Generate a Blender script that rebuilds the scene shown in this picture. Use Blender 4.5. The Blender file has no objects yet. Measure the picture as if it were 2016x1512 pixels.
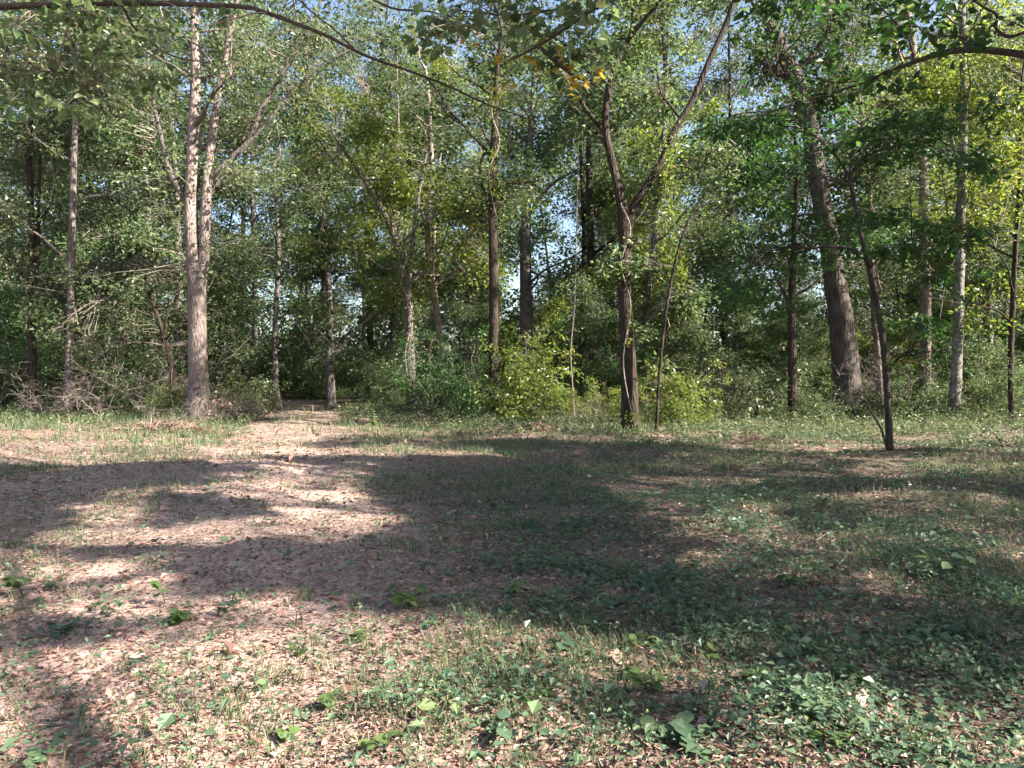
import bpy, math
import numpy as np
from mathutils import Vector, Matrix

S = bpy.context.scene
COL = S.collection
R = math.radians
# ------------------------------------------------------------------ camera
CAM_H, FPX, CX, CY, HOR = 1.55, 1456.0, 1008.0, 756.0, 735.0
PITCH = math.atan((CY - HOR) / FPX)
cam_d = bpy.data.cameras.new('camera'); cam = bpy.data.objects.new('camera', cam_d); COL.objects.link(cam)
cam_d.sensor_width = 36; cam_d.lens = FPX / 2016 * 36; cam_d.clip_start = 0.05; cam_d.clip_end = 2000
cam.location = (0, 0, CAM_H); cam.rotation_euler = (math.pi / 2 - PITCH, 0, 0)
S.camera = cam
# ------------------------------------------------------------------ sky and sun
SUN_EL, SUN_AZ = R(36), R(110)          # azimuth clockwise from +Y: from the right, a little behind the camera
world = bpy.data.worlds.new('World'); S.world = world; world.use_nodes = True
_n = world.node_tree.nodes
_sky = _n.new('ShaderNodeTexSky'); _sky.sky_type = 'NISHITA'; _sky.sun_disc = False
_sky.sun_elevation = SUN_EL; _sky.sun_rotation = SUN_AZ; _sky.dust_density = 2.0; _sky.ozone_density = 1.0
world.node_tree.links.new(_sky.outputs[0], _n['Background'].inputs[0])
_n['Background'].inputs[1].default_value = 0.062
LD = np.array([-math.sin(SUN_AZ) * math.cos(SUN_EL), -math.cos(SUN_AZ) * math.cos(SUN_EL), -math.sin(SUN_EL)])
sun_d = bpy.data.lights.new('sun', 'SUN'); sun_d.energy = 5.0; sun_d.angle = R(0.55); sun_d.color = (1.0, 0.91, 0.80)
sun = bpy.data.objects.new('sun', sun_d); COL.objects.link(sun); sun.location = (10, -20, 30)
sun.rotation_euler = Vector(LD).to_track_quat('-Z', 'Y').to_euler()
vs = S.view_settings; vs.view_transform = 'Standard'; vs.look = 'None'; vs.gamma = 1; vs.use_curve_mapping = False
vs.exposure = 2.45
cy = S.cycles
cy.max_bounces = 4; cy.diffuse_bounces = 3; cy.glossy_bounces = 1; cy.transmission_bounces = 2; cy.transparent_max_bounces = 4
cy.caustics_reflective = False; cy.caustics_refractive = False
cy.use_adaptive_sampling = True; cy.adaptive_threshold = 0.03; cy.adaptive_min_samples = 16; cy.use_denoising = True; cy.denoiser = 'OPENIMAGEDENOISE'; cy.denoising_input_passes = 'RGB_ALBEDO_NORMAL'; cy.sample_clamp_indirect = 4.0

# ------------------------------------------------------------------ helpers
RNG = np.random.default_rng(7)
def ray(u, v):
    a, b = (u - CX) / FPX, (CY - v) / FPX
    cp, sp = math.cos(PITCH), math.sin(PITCH)
    return np.array([a, cp + b * sp, -sp + b * cp])
def P(u, v, d):
    r = ray(u, v); return np.array([0, 0, CAM_H]) + r * (d / r[1])
def G(u, v):
    r = ray(u, v); t = -CAM_H / r[2]; return np.array([r[0] * t, r[1] * t, 0.0])
def to_px(p):
    p = np.asarray(p, float); q = p - np.array([0, 0, CAM_H])
    cp, sp = math.cos(PITCH), math.sin(PITCH)
    f = q[..., 1] * cp - q[..., 2] * sp; up = q[..., 1] * sp + q[..., 2] * cp
    f = np.where(np.abs(f) < 1e-6, 1e-6, f)
    return CX + FPX * q[..., 0] / f, CY - FPX * up / f, f
_k = RNG.normal(size=(24, 3)); _ph = RNG.uniform(0, 6.28, 24)
def noise(p, scale):                       # smooth pseudo noise about -1..1
    p = np.asarray(p, float) / scale
    s = 0
    for i in range(0, 24):
        s = s + np.sin(p @ _k[i] * 1.7 + _ph[i] + 1.3 * np.sin(p @ _k[(i + 7) % 24] + _ph[(i + 3) % 24]))
    return s / 24 * 2.9
def gz(x, y):
    x = np.asarray(x, float); y = np.asarray(y, float)
    d = np.sqrt(x * x + y * y)
    h = 0.05 * np.sin(x * .45 + 1) * np.sin(y * .38) + 0.03 * np.sin(x * 1.3 + y * .7) + 0.02 * np.sin(y * 1.9 - x * .8)
    p = np.stack([x, y, x * 0], -1)
    tx = x - track_x(y); rut = -.035 * np.exp(-((np.abs(tx) - .75) / .28) ** 2) * (y > 1) * (y < 45)
    return rut + h * np.clip(d / 6, .25, 1.3) + 0.012 * noise(p, .28) + 0.02 * noise(p, .8)
def gzf(x, y): return float(gz(np.array([x]), np.array([y]))[0])

def nrmz(a): return a / np.maximum(np.linalg.norm(a, axis=-1, keepdims=True), 1e-9)

def mk_mesh(name, V, faces, mats, tint=None, smooth=False):
    """faces: list of int arrays (M,3) or (M,4)"""
    me = bpy.data.meshes.new(name)
    V = np.ascontiguousarray(V, np.float32).reshape(-1, 3)
    loops = np.concatenate([f.ravel() for f in faces]).astype(np.int32)
    tot = np.concatenate([np.full(len(f), f.shape[1], np.int32) for f in faces])
    st = np.concatenate([[0], np.cumsum(tot)[:-1]]).astype(np.int32)
    me.vertices.add(len(V)); me.vertices.foreach_set('co', V.ravel())
    me.loops.add(len(loops)); me.loops.foreach_set('vertex_index', loops)
    me.polygons.add(len(tot)); me.polygons.foreach_set('loop_start', st); me.polygons.foreach_set('loop_total', tot)
    me.polygons.foreach_set('use_smooth', np.full(len(tot), smooth))
    if tint is not None:
        a = me.attributes.new('tint', 'FLOAT', 'POINT'); a.data.foreach_set('value', np.ascontiguousarray(tint, np.float32))
    me.update(calc_edges=True)
    for m in (mats if isinstance(mats, list) else [mats]): me.materials.append(m)
    return me
def link(name, me, parent=None, kind=None):
    o = bpy.data.objects.new(name, me); COL.objects.link(o)
    if parent is not None: o.parent = parent
    if kind: o['kind'] = kind
    return o
def thing(name, label, cat, loc=(0, 0, 0), rz=0, group=None, scale=1):
    o = bpy.data.objects.new(name, None); COL.objects.link(o); o.empty_display_size = .2
    o.location = tuple(float(c) for c in loc); o.rotation_euler = (0, 0, rz); o.scale = (scale,) * 3
    o['label'] = label; o['category'] = cat
    if group: o['group'] = group
    return o

def resample(pts, rad, n):
    pts = np.asarray(pts, float); rad = np.asarray(rad, float)
    if len(pts) > 2:                       # Catmull-Rom
        q = np.vstack([2 * pts[0] - pts[1], pts, 2 * pts[-1] - pts[-2]])
        out, ro = [], []
        for i in range(1, len(q) - 2):
            for t in np.linspace(0, 1, 10, endpoint=False):
                a, b, c, e = q[i - 1], q[i], q[i + 1], q[i + 2]
                out.append(.5 * (2 * b + (c - a) * t + (2 * a - 5 * b + 4 * c - e) * t * t + (3 * b - a - 3 * c + e) * t ** 3))
                ro.append(rad[i - 1] * (1 - t) + rad[i] * t)
        out.append(pts[-1]); ro.append(rad[-1]); pts, rad = np.array(out), np.array(ro)
    s = np.concatenate([[0], np.cumsum(np.linalg.norm(np.diff(pts, axis=0), axis=1))])
    tt = np.linspace(0, s[-1], n)
    return np.stack([np.interp(tt, s, pts[:, k]) for k in range(3)], 1), np.interp(tt, s, rad)
def tubes(Pt, Rd, sides, lump=0.0, rng=None):
    """Pt K,n,3  Rd K,n -> V, quads(+cap tris)"""
    K, n, _ = Pt.shape
    T = np.empty_like(Pt); T[:, 1:-1] = Pt[:, 2:] - Pt[:, :-2]; T[:, 0] = Pt[:, 1] - Pt[:, 0]; T[:, -1] = Pt[:, -1] - Pt[:, -2]
    T = nrmz(T)
    mean = nrmz(Pt[:, -1] - Pt[:, 0])
    ref = np.where((np.abs(mean[:, 2]) > .8)[:, None], np.array([1.0, 0, 0]), np.array([0, 0, 1.0]))
    A = nrmz(np.cross(T, np.broadcast_to(ref[:, None], T.shape))); B = np.cross(T, A)
    ang = np.linspace(0, 2 * math.pi, sides, endpoint=False)
    rr = Rd[:, :, None] * np.ones(sides)
    if lump > 0:
        ph = rng.uniform(0, 6.28, 6); zz = np.arange(n)[None, :, None]
        rr = rr * (1 + lump * (np.sin(2 * ang + ph[0] + zz * .21) * .6 + np.sin(3 * ang + ph[1] - zz * .13) * .5
                               + np.sin(5 * ang + ph[2] + zz * .07) * .35 + np.sin(zz * .9 + ph[3] + ang) * .3 + rng.normal(size=rr.shape) * .16))
    V = Pt[:, :, None] + rr[..., None] * (np.cos(ang)[:, None] * A[:, :, None] + np.sin(ang)[:, None] * B[:, :, None])
    k, i, j = np.meshgrid(np.arange(K), np.arange(n - 1), np.arange(sides), indexing='ij')
    j2 = (j + 1) % sides; b = k * n * sides
    F = np.stack([b + i * sides + j, b + i * sides + j2, b + (i + 1) * sides + j2, b + (i + 1) * sides + j], -1).reshape(-1, 4)
    return V.reshape(-1, 3), F

def leaf_cards(rng, pos, axis, nrm, L, W, fold=.2, droop=.12):
    axis = nrmz(axis); side = nrmz(np.cross(nrm, axis)); nn = np.cross(axis, side)
    L = np.asarray(L)[:, None]; W = np.asarray(W)[:, None]
    mid = pos + axis * L * .42
    V = np.stack([pos, mid - side * W * .5 + nn * W * fold, pos + axis * L - nn * L * droop, mid + side * W * .5 + nn * W * fold], 1)
    b = np.arange(len(pos))[:, None] * 4
    F = np.concatenate([b + np.array([0, 1, 2]), b + np.array([0, 2, 3])])
    return V.reshape(-1, 3), F
def rep4(a): return np.repeat(a, 4)

def sprays(rng, C, spread, n_per, size, flat=.22, upbias=1.0):
    """leafy sprays around the clump centres C -> V, F, tint"""
    K = len(C); n = n_per
    yaw = rng.uniform(0, 6.28, K)
    sp = spread * rng.uniform(.6, 1.35, K)
    r = np.sqrt(rng.uniform(0, 1, (K, n))) * sp[:, None]
    a = rng.uniform(0, 6.28, (K, n))
    x = np.cos(a) * r; y = np.sin(a) * r * .75
    X = x * np.cos(yaw)[:, None] - y * np.sin(yaw)[:, None]; Y = x * np.sin(yaw)[:, None] + y * np.cos(yaw)[:, None]
    tilt = rng.normal(0, .35, (K, 2))
    Z = rng.normal(0, 1, (K, n)) * flat * spread - .25 * r * r / np.maximum(spread, .01) + X * tilt[:, :1] + Y * tilt[:, 1:]
    off = np.stack([X, Y, Z], -1)
    pos = C[:, None] + off
    ax = off * np.array([1, 1, .3]) / (sp[:, None, None] + .01) + rng.normal(0, .55, (K, n, 3)) * np.array([1, 1, .6]) + np.array([0, 0, -.2])
    nm = rng.normal(0, .55, (K, n, 3)) + rng.normal(0, .55, (K, 1, 3)) + np.array([0, 0, upbias])
    N = K * n
    L = size * 1.42 * rng.uniform(.6, 1.3, N) * np.repeat(rng.uniform(.7, 1.35, K), n)
    V, F = leaf_cards(rng, pos.reshape(-1, 3), ax.reshape(-1, 3), nm.reshape(-1, 3), L, L * rng.uniform(.5, .72, N))
    t = np.clip(np.repeat(rng.uniform(0, 1, K), n) * .4 + rng.uniform(0, 1, N) * .6, 0, 1)
    return V, F, rep4(t)

# ------------------------------------------------------------------ materials
def new_mat(name):
    m = bpy.data.materials.new(name); m.use_nodes = True
    nt = m.node_tree; nt.nodes.clear()
    out = nt.nodes.new('ShaderNodeOutputMaterial')
    return m, nt, out
def ramp(nt, stops, interp='LINEAR'):
    r = nt.nodes.new('ShaderNodeValToRGB'); r.color_ramp.interpolation = interp
    e = r.color_ramp.elements
    while len(e) < len(stops): e.new(.5)
    for k, (p, c) in enumerate(stops): e[k].position = p; e[k].color = (*c, 1)
    return r
def leaf_mat(name, stops, trans=.35, rough=.45, spec=.35, vary=.35):
    m, nt, out = new_mat(name); N, Lk = nt.nodes.new, nt.links.new
    at = N('ShaderNodeAttribute'); at.attribute_name = 'tint'
    oi = N('ShaderNodeObjectInfo')
    rp = ramp(nt, stops); Lk(at.outputs['Fac'], rp.inputs[0])
    mr = N('ShaderNodeMapRange'); mr.inputs[3].default_value = 1 - vary; mr.inputs[4].default_value = 1 + vary
    Lk(oi.outputs['Random'], mr.inputs[0])
    hs = N('ShaderNodeHueSaturation'); Lk(rp.outputs[0], hs.inputs['Color']); Lk(mr.outputs[0], hs.inputs['Value'])
    pb = N('ShaderNodeBsdfPrincipled'); pb.inputs['Roughness'].default_value = rough; pb.inputs['Specular IOR Level'].default_value = spec
    Lk(hs.outputs[0], pb.inputs['Base Color'])
    if trans > 0:
        tr = N('ShaderNodeBsdfTranslucent')
        h2 = N('ShaderNodeHueSaturation'); h2.inputs['Hue'].default_value = .485; h2.inputs['Saturation'].default_value = 1.1; h2.inputs['Value'].default_value = 1.6
        Lk(hs.outputs[0], h2.inputs['Color']); Lk(h2.outputs[0], tr.inputs[0])
        mx = N('ShaderNodeMixShader'); mx.inputs[0].default_value = trans
        Lk(pb.outputs[0], mx.inputs[1]); Lk(tr.outputs[0], mx.inputs[2]); Lk(mx.outputs[0], out.inputs[0])
    else: Lk(pb.outputs[0], out.inputs[0])
    return m
def bark_mat(name, dark, mid, light, scale=6.0, stretch=.18, bump=.6, patch=.5, moss=None):
    m, nt, out = new_mat(name); N, Lk = nt.nodes.new, nt.links.new
    tc = N('ShaderNodeTexCoord'); mp = N('ShaderNodeMapping'); mp.inputs['Scale'].default_value = (1, 1, stretch)
    Lk(tc.outputs['Object'], mp.inputs[0])
    n1 = N('ShaderNodeTexNoise'); n1.inputs['Scale'].default_value = scale * 3; n1.inputs['Detail'].default_value = 6; n1.inputs['Roughness'].default_value = .65
    Lk(mp.outputs[0], n1.inputs[0])
    vo = N('ShaderNodeTexVoronoi'); vo.feature = 'DISTANCE_TO_EDGE'; vo.inputs['Scale'].default_value = scale * 2.2
    Lk(mp.outputs[0], vo.inputs[0])
    n2 = N('ShaderNodeTexNoise'); n2.inputs['Scale'].default_value = 2.3; n2.inputs['Detail'].default_value = 4; Lk(tc.outputs['Object'], n2.inputs[0])
    r1 = ramp(nt, [(.28, dark), (.5, mid), (.72, light)]); Lk(n1.outputs[0], r1.inputs[0])
    r2 = ramp(nt, [(.42, (0, 0, 0)), (.62, (1, 1, 1))]); Lk(n2.outputs[0], r2.inputs[0])
    mx = N('ShaderNodeMix'); mx.data_type = 'RGBA'; Lk(r1.outputs[0], mx.inputs[6]); mx.inputs[7].default_value = (*(moss or light), 1)
    mm = N('ShaderNodeMath'); mm.operation = 'MULTIPLY'; mm.inputs[1].default_value = patch; Lk(r2.outputs[0], mm.inputs[0]); Lk(mm.outputs[0], mx.inputs[0])
    mn = N('ShaderNodeMath'); mn.operation = 'MULTIPLY'; mn.inputs[1].default_value = 2.0; Lk(vo.outputs[0], mn.inputs[0])
    ad = N('ShaderNodeMath'); ad.operation = 'ADD'; Lk(mn.outputs[0], ad.inputs[0]); Lk(n1.outputs[0], ad.inputs[1])
    bp = N('ShaderNodeBump'); bp.inputs['Strength'].default_value = bump; bp.inputs['Distance'].default_value = .03; Lk(ad.outputs[0], bp.inputs['Height'])
    pb = N('ShaderNodeBsdfPrincipled'); pb.inputs['Roughness'].default_value = .9; pb.inputs['Specular IOR Level'].default_value = .2
    Lk(mx.outputs[2], pb.inputs['Base Color']); Lk(bp.outputs[0], pb.inputs['Normal']); Lk(pb.outputs[0], out.inputs[0])
    return m
GREEN = [(0, (.024, .048, .02)), (.35, (.055, .094, .036)), (.7, (.10, .145, .058)), (.93, (.165, .2, .088)), (1, (.23, .21, .09))]
M = {}
M['leaf'] = leaf_mat('leaf_mid', GREEN, .42)
M['leaf_grey'] = leaf_mat('leaf_greyish', [(0, (.034, .054, .026)), (.5, (.074, .102, .046)), (.85, (.13, .158, .078)), (1, (.22, .2, .1))], .38, .4)
M['leaf_deep'] = leaf_mat('leaf_deep_green', [(0, (.018, .045, .016)), (.5, (.03, .08, .02)), (.85, (.05, .12, .028)), (1, (.09, .15, .03))], .42, .45, vary=.15)
M['leaf_yellow'] = leaf_mat('leaf_yellow_green', [(0, (.06, .10, .022)), (.5, (.12, .17, .035)), (.9, (.19, .23, .055)), (1, (.29, .24, .06))], .45, .38, vary=.15)
M['leaf_far'] = leaf_mat('leaf_far_wood', [(0, (.035, .062, .026)), (.5, (.07, .11, .046)), (1, (.14, .18, .075))], .42)
M['leaf_autumn'] = leaf_mat('leaf_autumn', [(0, (.2, .21, .04)), (.5, (.36, .29, .05)), (1, (.42, .26, .05))], .45, vary=.1)
M['cover'] = leaf_mat('ground_cover_leaf', [(0, (.04, .075, .042)), (.5, (.078, .13, .075)), (.85, (.11, .165, .085)), (1, (.18, .22, .09))], .3, .42, vary=0)
M['cover_y'] = leaf_mat('weed_leaf', [(0, (.055, .09, .028)), (.5, (.095, .145, .048)), (1, (.15, .2, .07))], .4, .42, vary=.15)
M['grass'] = leaf_mat('grass_blade', [(0, (.045, .085, .035)), (.5, (.08, .13, .055)), (.75, (.15, .17, .085)), (1, (.32, .26, .18))], .35, .5, vary=0)
M['litter'] = leaf_mat('dead_leaf', [(0, (.05, .032, .025)), (.3, (.15, .098, .07)), (.6, (.28, .195, .148)), (.85, (.37, .27, .215)), (1, (.44, .34, .285))], .08, .65, .3, vary=0)
M['litter_red'] = leaf_mat('dead_leaf_red', [(0, (.08, .042, .033)), (.4, (.20, .115, .088)), (.7, (.33, .21, .17)), (1, (.44, .32, .27))], .08, .6, .3, vary=.1)
M['straw'] = leaf_mat('dry_straw', [(0, (.07, .045, .033)), (.5, (.19, .13, .10)), (1, (.38, .29, .24))], .1, .7, .2, vary=0)
M['bark_pale'] = bark_mat('bark_pale', (.06, .047, .041), (.15, .12, .107), (.26, .215, .195), 6, .3, .9, .6)
M['bark_dark'] = bark_mat('bark_dark', (.010, .008, .006), (.028, .021, .016), (.07, .055, .043), 7, .2, .9, .4)
M['bark_grey'] = bark_mat('bark_grey', (.038, .032, .028), (.092, .08, .07), (.18, .16, .145), 7, .22, .8, .5)
M['bark_oak'] = bark_mat('bark_oak', (.018, .015, .013), (.06, .05, .044), (.14, .12, .107), 5, .14, 1.0, .35)
M['bark_lichen'] = bark_mat('bark_lichen', (.05, .044, .038), (.105, .096, .087), (.19, .18, .168), 5, .5, .5, .7, (.22, .215, .2))
M['twig'] = bark_mat('twig_bark', (.08, .063, .052), (.17, .14, .118), (.3, .255, .225), 12, .4, .2, .3)
M['twig_pale'] = bark_mat('twig_pale', (.11, .088, .074), (.2, .165, .142), (.31, .265, .235), 12, .4, .2, .3)
M['twig_dark'] = bark_mat('twig_dark', (.02, .016, .013), (.045, .036, .03), (.09, .075, .062), 12, .4, .3, .3)

def ground_mat():
    m, nt, out = new_mat('forest_soil'); N, Lk = nt.nodes.new, nt.links.new
    g = N('ShaderNodeNewGeometry'); sx = N('ShaderNodeSeparateXYZ'); Lk(g.outputs['Position'], sx.inputs[0])
    def noi(sc, det=5, ro=.6):
        n = N('ShaderNodeTexNoise'); n.inputs['Scale'].default_value = sc; n.inputs['Detail'].default_value = det; n.inputs['Roughness'].default_value = ro
        Lk(g.outputs['Position'], n.inputs[0]); return n
    at = N('ShaderNodeAttribute'); at.attribute_name = 'tint'       # how bare and sandy the ground is
    nA, nB, nC = noi(1.3), noi(34, 6, .7), noi(9, 6, .7)
    sand = ramp(nt, [(.25, (.32, .22, .18)), (.5, (.45, .33, .285)), (.75, (.6, .47, .42))]); Lk(nB.outputs[0], sand.inputs[0])
    duff = ramp(nt, [(.25, (.045, .03, .023)), (.5, (.12, .092, .068)), (.75, (.24, .185, .145))]); Lk(nB.outputs[0], duff.inputs[0])
    ad = N('ShaderNodeMath'); ad.operation = 'ADD'; Lk(at.outputs['Fac'], ad.inputs[0])
    mr = N('ShaderNodeMapRange'); mr.inputs[1].default_value = .3; mr.inputs[2].default_value = .7; mr.inputs[3].default_value = -.45; mr.inputs[4].default_value = .45
    Lk(nC.outputs[0], mr.inputs[0]); Lk(mr.outputs[0], ad.inputs[1]); ad.use_clamp = True
    mx = N('ShaderNodeMix'); mx.data_type = 'RGBA'; Lk(ad.outputs[0], mx.inputs[0]); Lk(duff.outputs[0], mx.inputs[6]); Lk(sand.outputs[0], mx.inputs[7])
    bp = N('ShaderNodeBump'); bp.inputs['Strength'].default_value = .8; bp.inputs['Distance'].default_value = .025; Lk(nB.outputs[0], bp.inputs['Height'])
    pb = N('ShaderNodeBsdfPrincipled'); pb.inputs['Roughness'].default_value = .95; pb.inputs['Specular IOR Level'].default_value = .15
    Lk(mx.outputs[2], pb.inputs['Base Color']); Lk(bp.outputs[0], pb.inputs['Normal']); Lk(pb.outputs[0], out.inputs[0])
    return m
M['soil'] = ground_mat()

# ------------------------------------------------------------------ layout maps on the ground
def track_x(y):          # centre line of the sandy track
    return np.interp(y, [-40, 0, 3, 8, 16, 25, 34, 42, 60], [-1.0, -1.3, -1.6, -2.9, -4.9, -7.2, -9.6, -12.5, -26])
def track_w(y): return np.interp(y, [0, 4, 10, 18, 30, 40], [1.7, 1.7, 1.7, 1.6, 1.6, 1.4])
def bare(x, y):          # 0 leafy .. 1 sandy
    p = np.stack([x, y, x * 0], -1)
    e = (np.abs(x - track_x(y)) + .5 * noise(p, 1.6)) / track_w(y)
    b = np.clip(1.35 - e, 0, 1) * np.interp(y, [4, 10, 16, 24], [.7, .6, .45, .2])
    left = np.clip((-x - .9 + .5 * noise(p, 2.2)) / 2, 0, 1) * np.clip((20 - y) / 10, 0, 1) * .42
    return np.clip(np.maximum(b, left), 0, 1)
# ------------------------------------------------------------------ ground
gx = np.concatenate([-np.geomspace(400, 13, 40), np.linspace(-12.6, 12.6, 190), np.geomspace(13, 400, 40)])
gy = np.concatenate([-np.geomspace(120, 3, 14), np.linspace(-2, 18, 170), np.geomspace(18.3, 700, 90)])
XX, YY = np.meshgrid(gx, gy); nx, ny = len(gx), len(gy)
ZZ = gz(XX, YY)
gV = np.stack([XX, YY, ZZ], -1).reshape(-1, 3)
jj, ii = np.meshgrid(np.arange(nx - 1), np.arange(ny - 1))
gF = np.stack([ii * nx + jj, ii * nx + jj + 1, (ii + 1) * nx + jj + 1, (ii + 1) * nx + jj], -1).reshape(-1, 4)
gT = bare(XX, YY).reshape(-1)
fc = gV[gF].mean(1)
onpath = (np.abs(fc[:, 0] - track_x(fc[:, 1])) < track_w(fc[:, 1])) & (fc[:, 1] > -3) & (fc[:, 1] < 55)
def sub(mask):
    f = gF[mask]; u, inv = np.unique(f, return_inverse=True)
    return gV[u], inv.reshape(f.shape), gT[u]
for nm, mk in (('ground', ~onpath), ('path', onpath)):
    v, f, t = sub(mk); o = link(nm, mk_mesh(nm, v, [f], M['soil'], t, True), kind='structure')

# ------------------------------------------------------------------ where sunlight reaches the clearing
def shade_map(s):
    """s (N,3) points where a sun ray meets the ground -> probability that something above shades it"""
    am = np.clip(s[:, 1:2] / 9, .3, 1)
    q = s + am * np.array([1, 0, 0]) * (.28 * noise(s, .5) + .14 * noise(s + 7, .2))[:, None] + am * np.array([0, 1, 0]) * (.45 * noise(s + 3, .55) + .2 * noise(s + 5, .2))[:, None]
    u, v, f = to_px(q)
    x, y = s[:, 0], s[:, 1]
    nz = noise(np.stack([x, y, x * 0], -1), 1.1)
    uu = u + nz * 16 * np.clip((v - 735) / 300, .2, 2); vv = v + noise(np.stack([x + 9, y, x * 0], -1), .8) * 8 * np.clip((v - 735) / 300, .2, 2)
    sh = np.zeros(len(s))
    for (cu, cv, ru, rv) in [(30, 985, 70, 36), (240, 940, 170, 16), (400, 1006, 110, 20), (230, 1070, 85, 14), (500, 1122, 140, 38), (115, 1214, 80, 20),
                             (600, 905, 110, 9), (620, 812, 80, 14), (-60, 930, 140, 20)]:
        sh = np.maximum(sh, (((uu - cu) / ru) ** 2 + ((vv - cv) / rv) ** 2 < 1) * 1.0)
    top = np.interp(uu, [690, 780, 980, 1330, 1345, 1600, 1700, 2016], [985, 900, 905, 868, 905, 900, 892, 905])
    bot = np.interp(uu, [560, 640, 720, 760, 1000, 1300, 1500, 1700, 2016], [1030, 1110, 1165, 1185, 1225, 1240, 1310, 1370, 1420])
    big = (uu > np.interp(vv, [880, 960, 1030, 1100, 1200], [780, 730, 840, 660, 620])) & (vv > top) & (vv < bot)
    sh = np.maximum(sh, big * 1.0)
    for (cu, cv, ru, rv) in [(1205, 948, 70, 11), (1320, 938, 80, 12), (1060, 925, 70, 8), (1750, 912, 120, 8), (1930, 925, 60, 8), (1000, 1010, 60, 9), (1450, 1010, 50, 7), (1640, 960, 50, 6)]:
        sh = np.where(((uu - cu) / ru) ** 2 + ((vv - cv) / rv) ** 2 < 1, .25, sh)
    sh = np.where(big & (noise(np.stack([x, y, x * 0 + 11], -1), .3) > .68), .08, sh)
    low = (vv >= bot) & (uu > 880)
    sh = np.maximum(sh, low * (noise(np.stack([x, y, x * 0 + 3], -1), .34) > .45) * .9)
    fl = noise(np.stack([x, y, x * 0 + 13], -1), .2)
    sh = np.where((fl > .72) & (v < 1300), sh * .2, sh); sh = np.where((fl < -.8) & (sh < .3), .5, sh)
    for (cu, cv, ru, rv) in [(1340, 1388, 120, 40), (1040, 1300, 150, 36), (900, 1440, 120, 60), (1800, 1480, 200, 36), (1560, 1410, 70, 20), (700, 1320, 260, 90), (1100, 1420, 80, 22)]:
        sh = np.where(((u - cu) / ru) ** 2 + ((v - cv) / rv) ** 2 < 1, 0, sh)
    infr = (f > 1) & (u > -150) & (u < 2160) & (v > 815) & (v < 1650)
    far = (y > 17)
    nn = noise(np.stack([x, y, x * 0 + 5], -1), 3.0)
    fine = noise(np.stack([x, y, x * 0 + 8], -1), .6)
    pf = np.where(nn + .6 * fine > np.interp(x, [-20, -8, 0, 5, 12], [.45, .3, .05, -.3, -.4]) + np.interp(y, [30, 42], [0, .4]), .85, 0)
    out = np.where(infr, sh, np.where(far, pf, (nn > -.2) * np.where((u < 0) & (y > 1.5), .0, .8)))
    return out

# ------------------------------------------------------------------ tree building
def rand_limb(rng, p0, r0, length, az, up):
    d = np.array([math.cos(az) * math.cos(up), math.sin(az) * math.cos(up), math.sin(up)])
    n = 6; pts = [p0]; cur = d
    for i in range(n - 1):
        cur = nrmz(cur + rng.normal(0, .17, 3) + np.array([0, 0, .06])); pts.append(pts[-1] + cur * length / (n - 1))
    return np.array(pts), np.linspace(r0, max(r0 * .16, .008), n)
def tube_mesh(name, pts, rad, mat, sides=8, n=16, lump=.05, rng=RNG, off=0):
    p, r = resample(pts, rad, n); V, F = tubes((p - off)[None], r[None], sides, lump, rng)
    return mk_mesh(name, V, [F], mat, None, True)
def twig_set(rng, C, anchors, r0=.022, sub=3, spread=.7):
    """a thin branch from the nearest anchor to each clump centre and short shoots inside it"""
    A = anchors
    d2 = ((C[:, None] - A[None]) ** 2 * np.array([1, 1, .8])).sum(-1) + 1.2 * np.maximum(A[None, :, 2] - C[:, None, 2], 0)
    kk = np.argsort(d2, 1)[:, :4]; a = A[kk[np.arange(len(C)), rng.integers(0, 4, len(C)) % kk.shape[1]]]
    mid = a * .5 + C * .5 + rng.normal(0, .12, C.shape) + np.array([0, 0, .12])
    t = np.linspace(0, 1, 5)[None, :, None]
    pt = a[:, None] * (1 - t) ** 2 + 2 * mid[:, None] * t * (1 - t) + C[:, None] * t * t
    pt[:, 1:-1] += rng.normal(0, .03, pt[:, 1:-1].shape)
    ln = np.linalg.norm(C - a, axis=1)
    rd = np.linspace(1, .3, 5)[None] * (r0 * np.clip(ln / 1.5, .35, 1.3))[:, None]
    V1, F1 = tubes(pt, rd, 3)
    K = len(C); k = K * sub
    b = np.repeat(C, sub, 0); dirs = rng.normal(0, 1, (k, 3)) * np.array([1, 1, .35]); dirs = nrmz(dirs) * spread * rng.uniform(.5, 1.1, (k, 1))
    t = np.linspace(0, 1, 3)[None, :, None]
    p2 = b[:, None] + dirs[:, None] * t + rng.normal(0, .03, (k, 3, 3)) * (t > 0)
    V2, F2 = tubes(p2, np.broadcast_to(np.linspace(r0 * .28, r0 * .12, 3), (k, 3)), 3)
    return np.vstack([V1, V2]), [F1, F2 + len(V1)]

def dress(root, rng, base, anchors, C, leaf, twig, spread, n_per, size, flat=.22, r0=.015, sub=2, crown_name='crown'):
    V, F, t = sprays(rng, C, spread, n_per, size, flat)
    link(crown_name, mk_mesh(crown_name, V - base, [F], leaf, t), root)['kind'] = 'stuff'
    V, F = twig_set(rng, C, anchors, r0, sub, spread * .9)
    link('twig_spray', mk_mesh('twig_spray', V - base, F, twig, None, True), root)['kind'] = 'stuff'
    return root

def boughs(rng, A, n_clump, sig, w=None, per=8, tight=.47):
    nb = max(6, n_clump // per)
    B = A[rng.choice(len(A), nb, p=w)] + rng.normal(0, 1, (nb, 3)) * np.array([sig[0], sig[0], sig[1]])
    return B[rng.integers(0, nb, n_clump)] + rng.normal(0, 1, (n_clump, 3)) * np.array([tight, tight, tight * .55]) * (sig[0] / .75)

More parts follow.
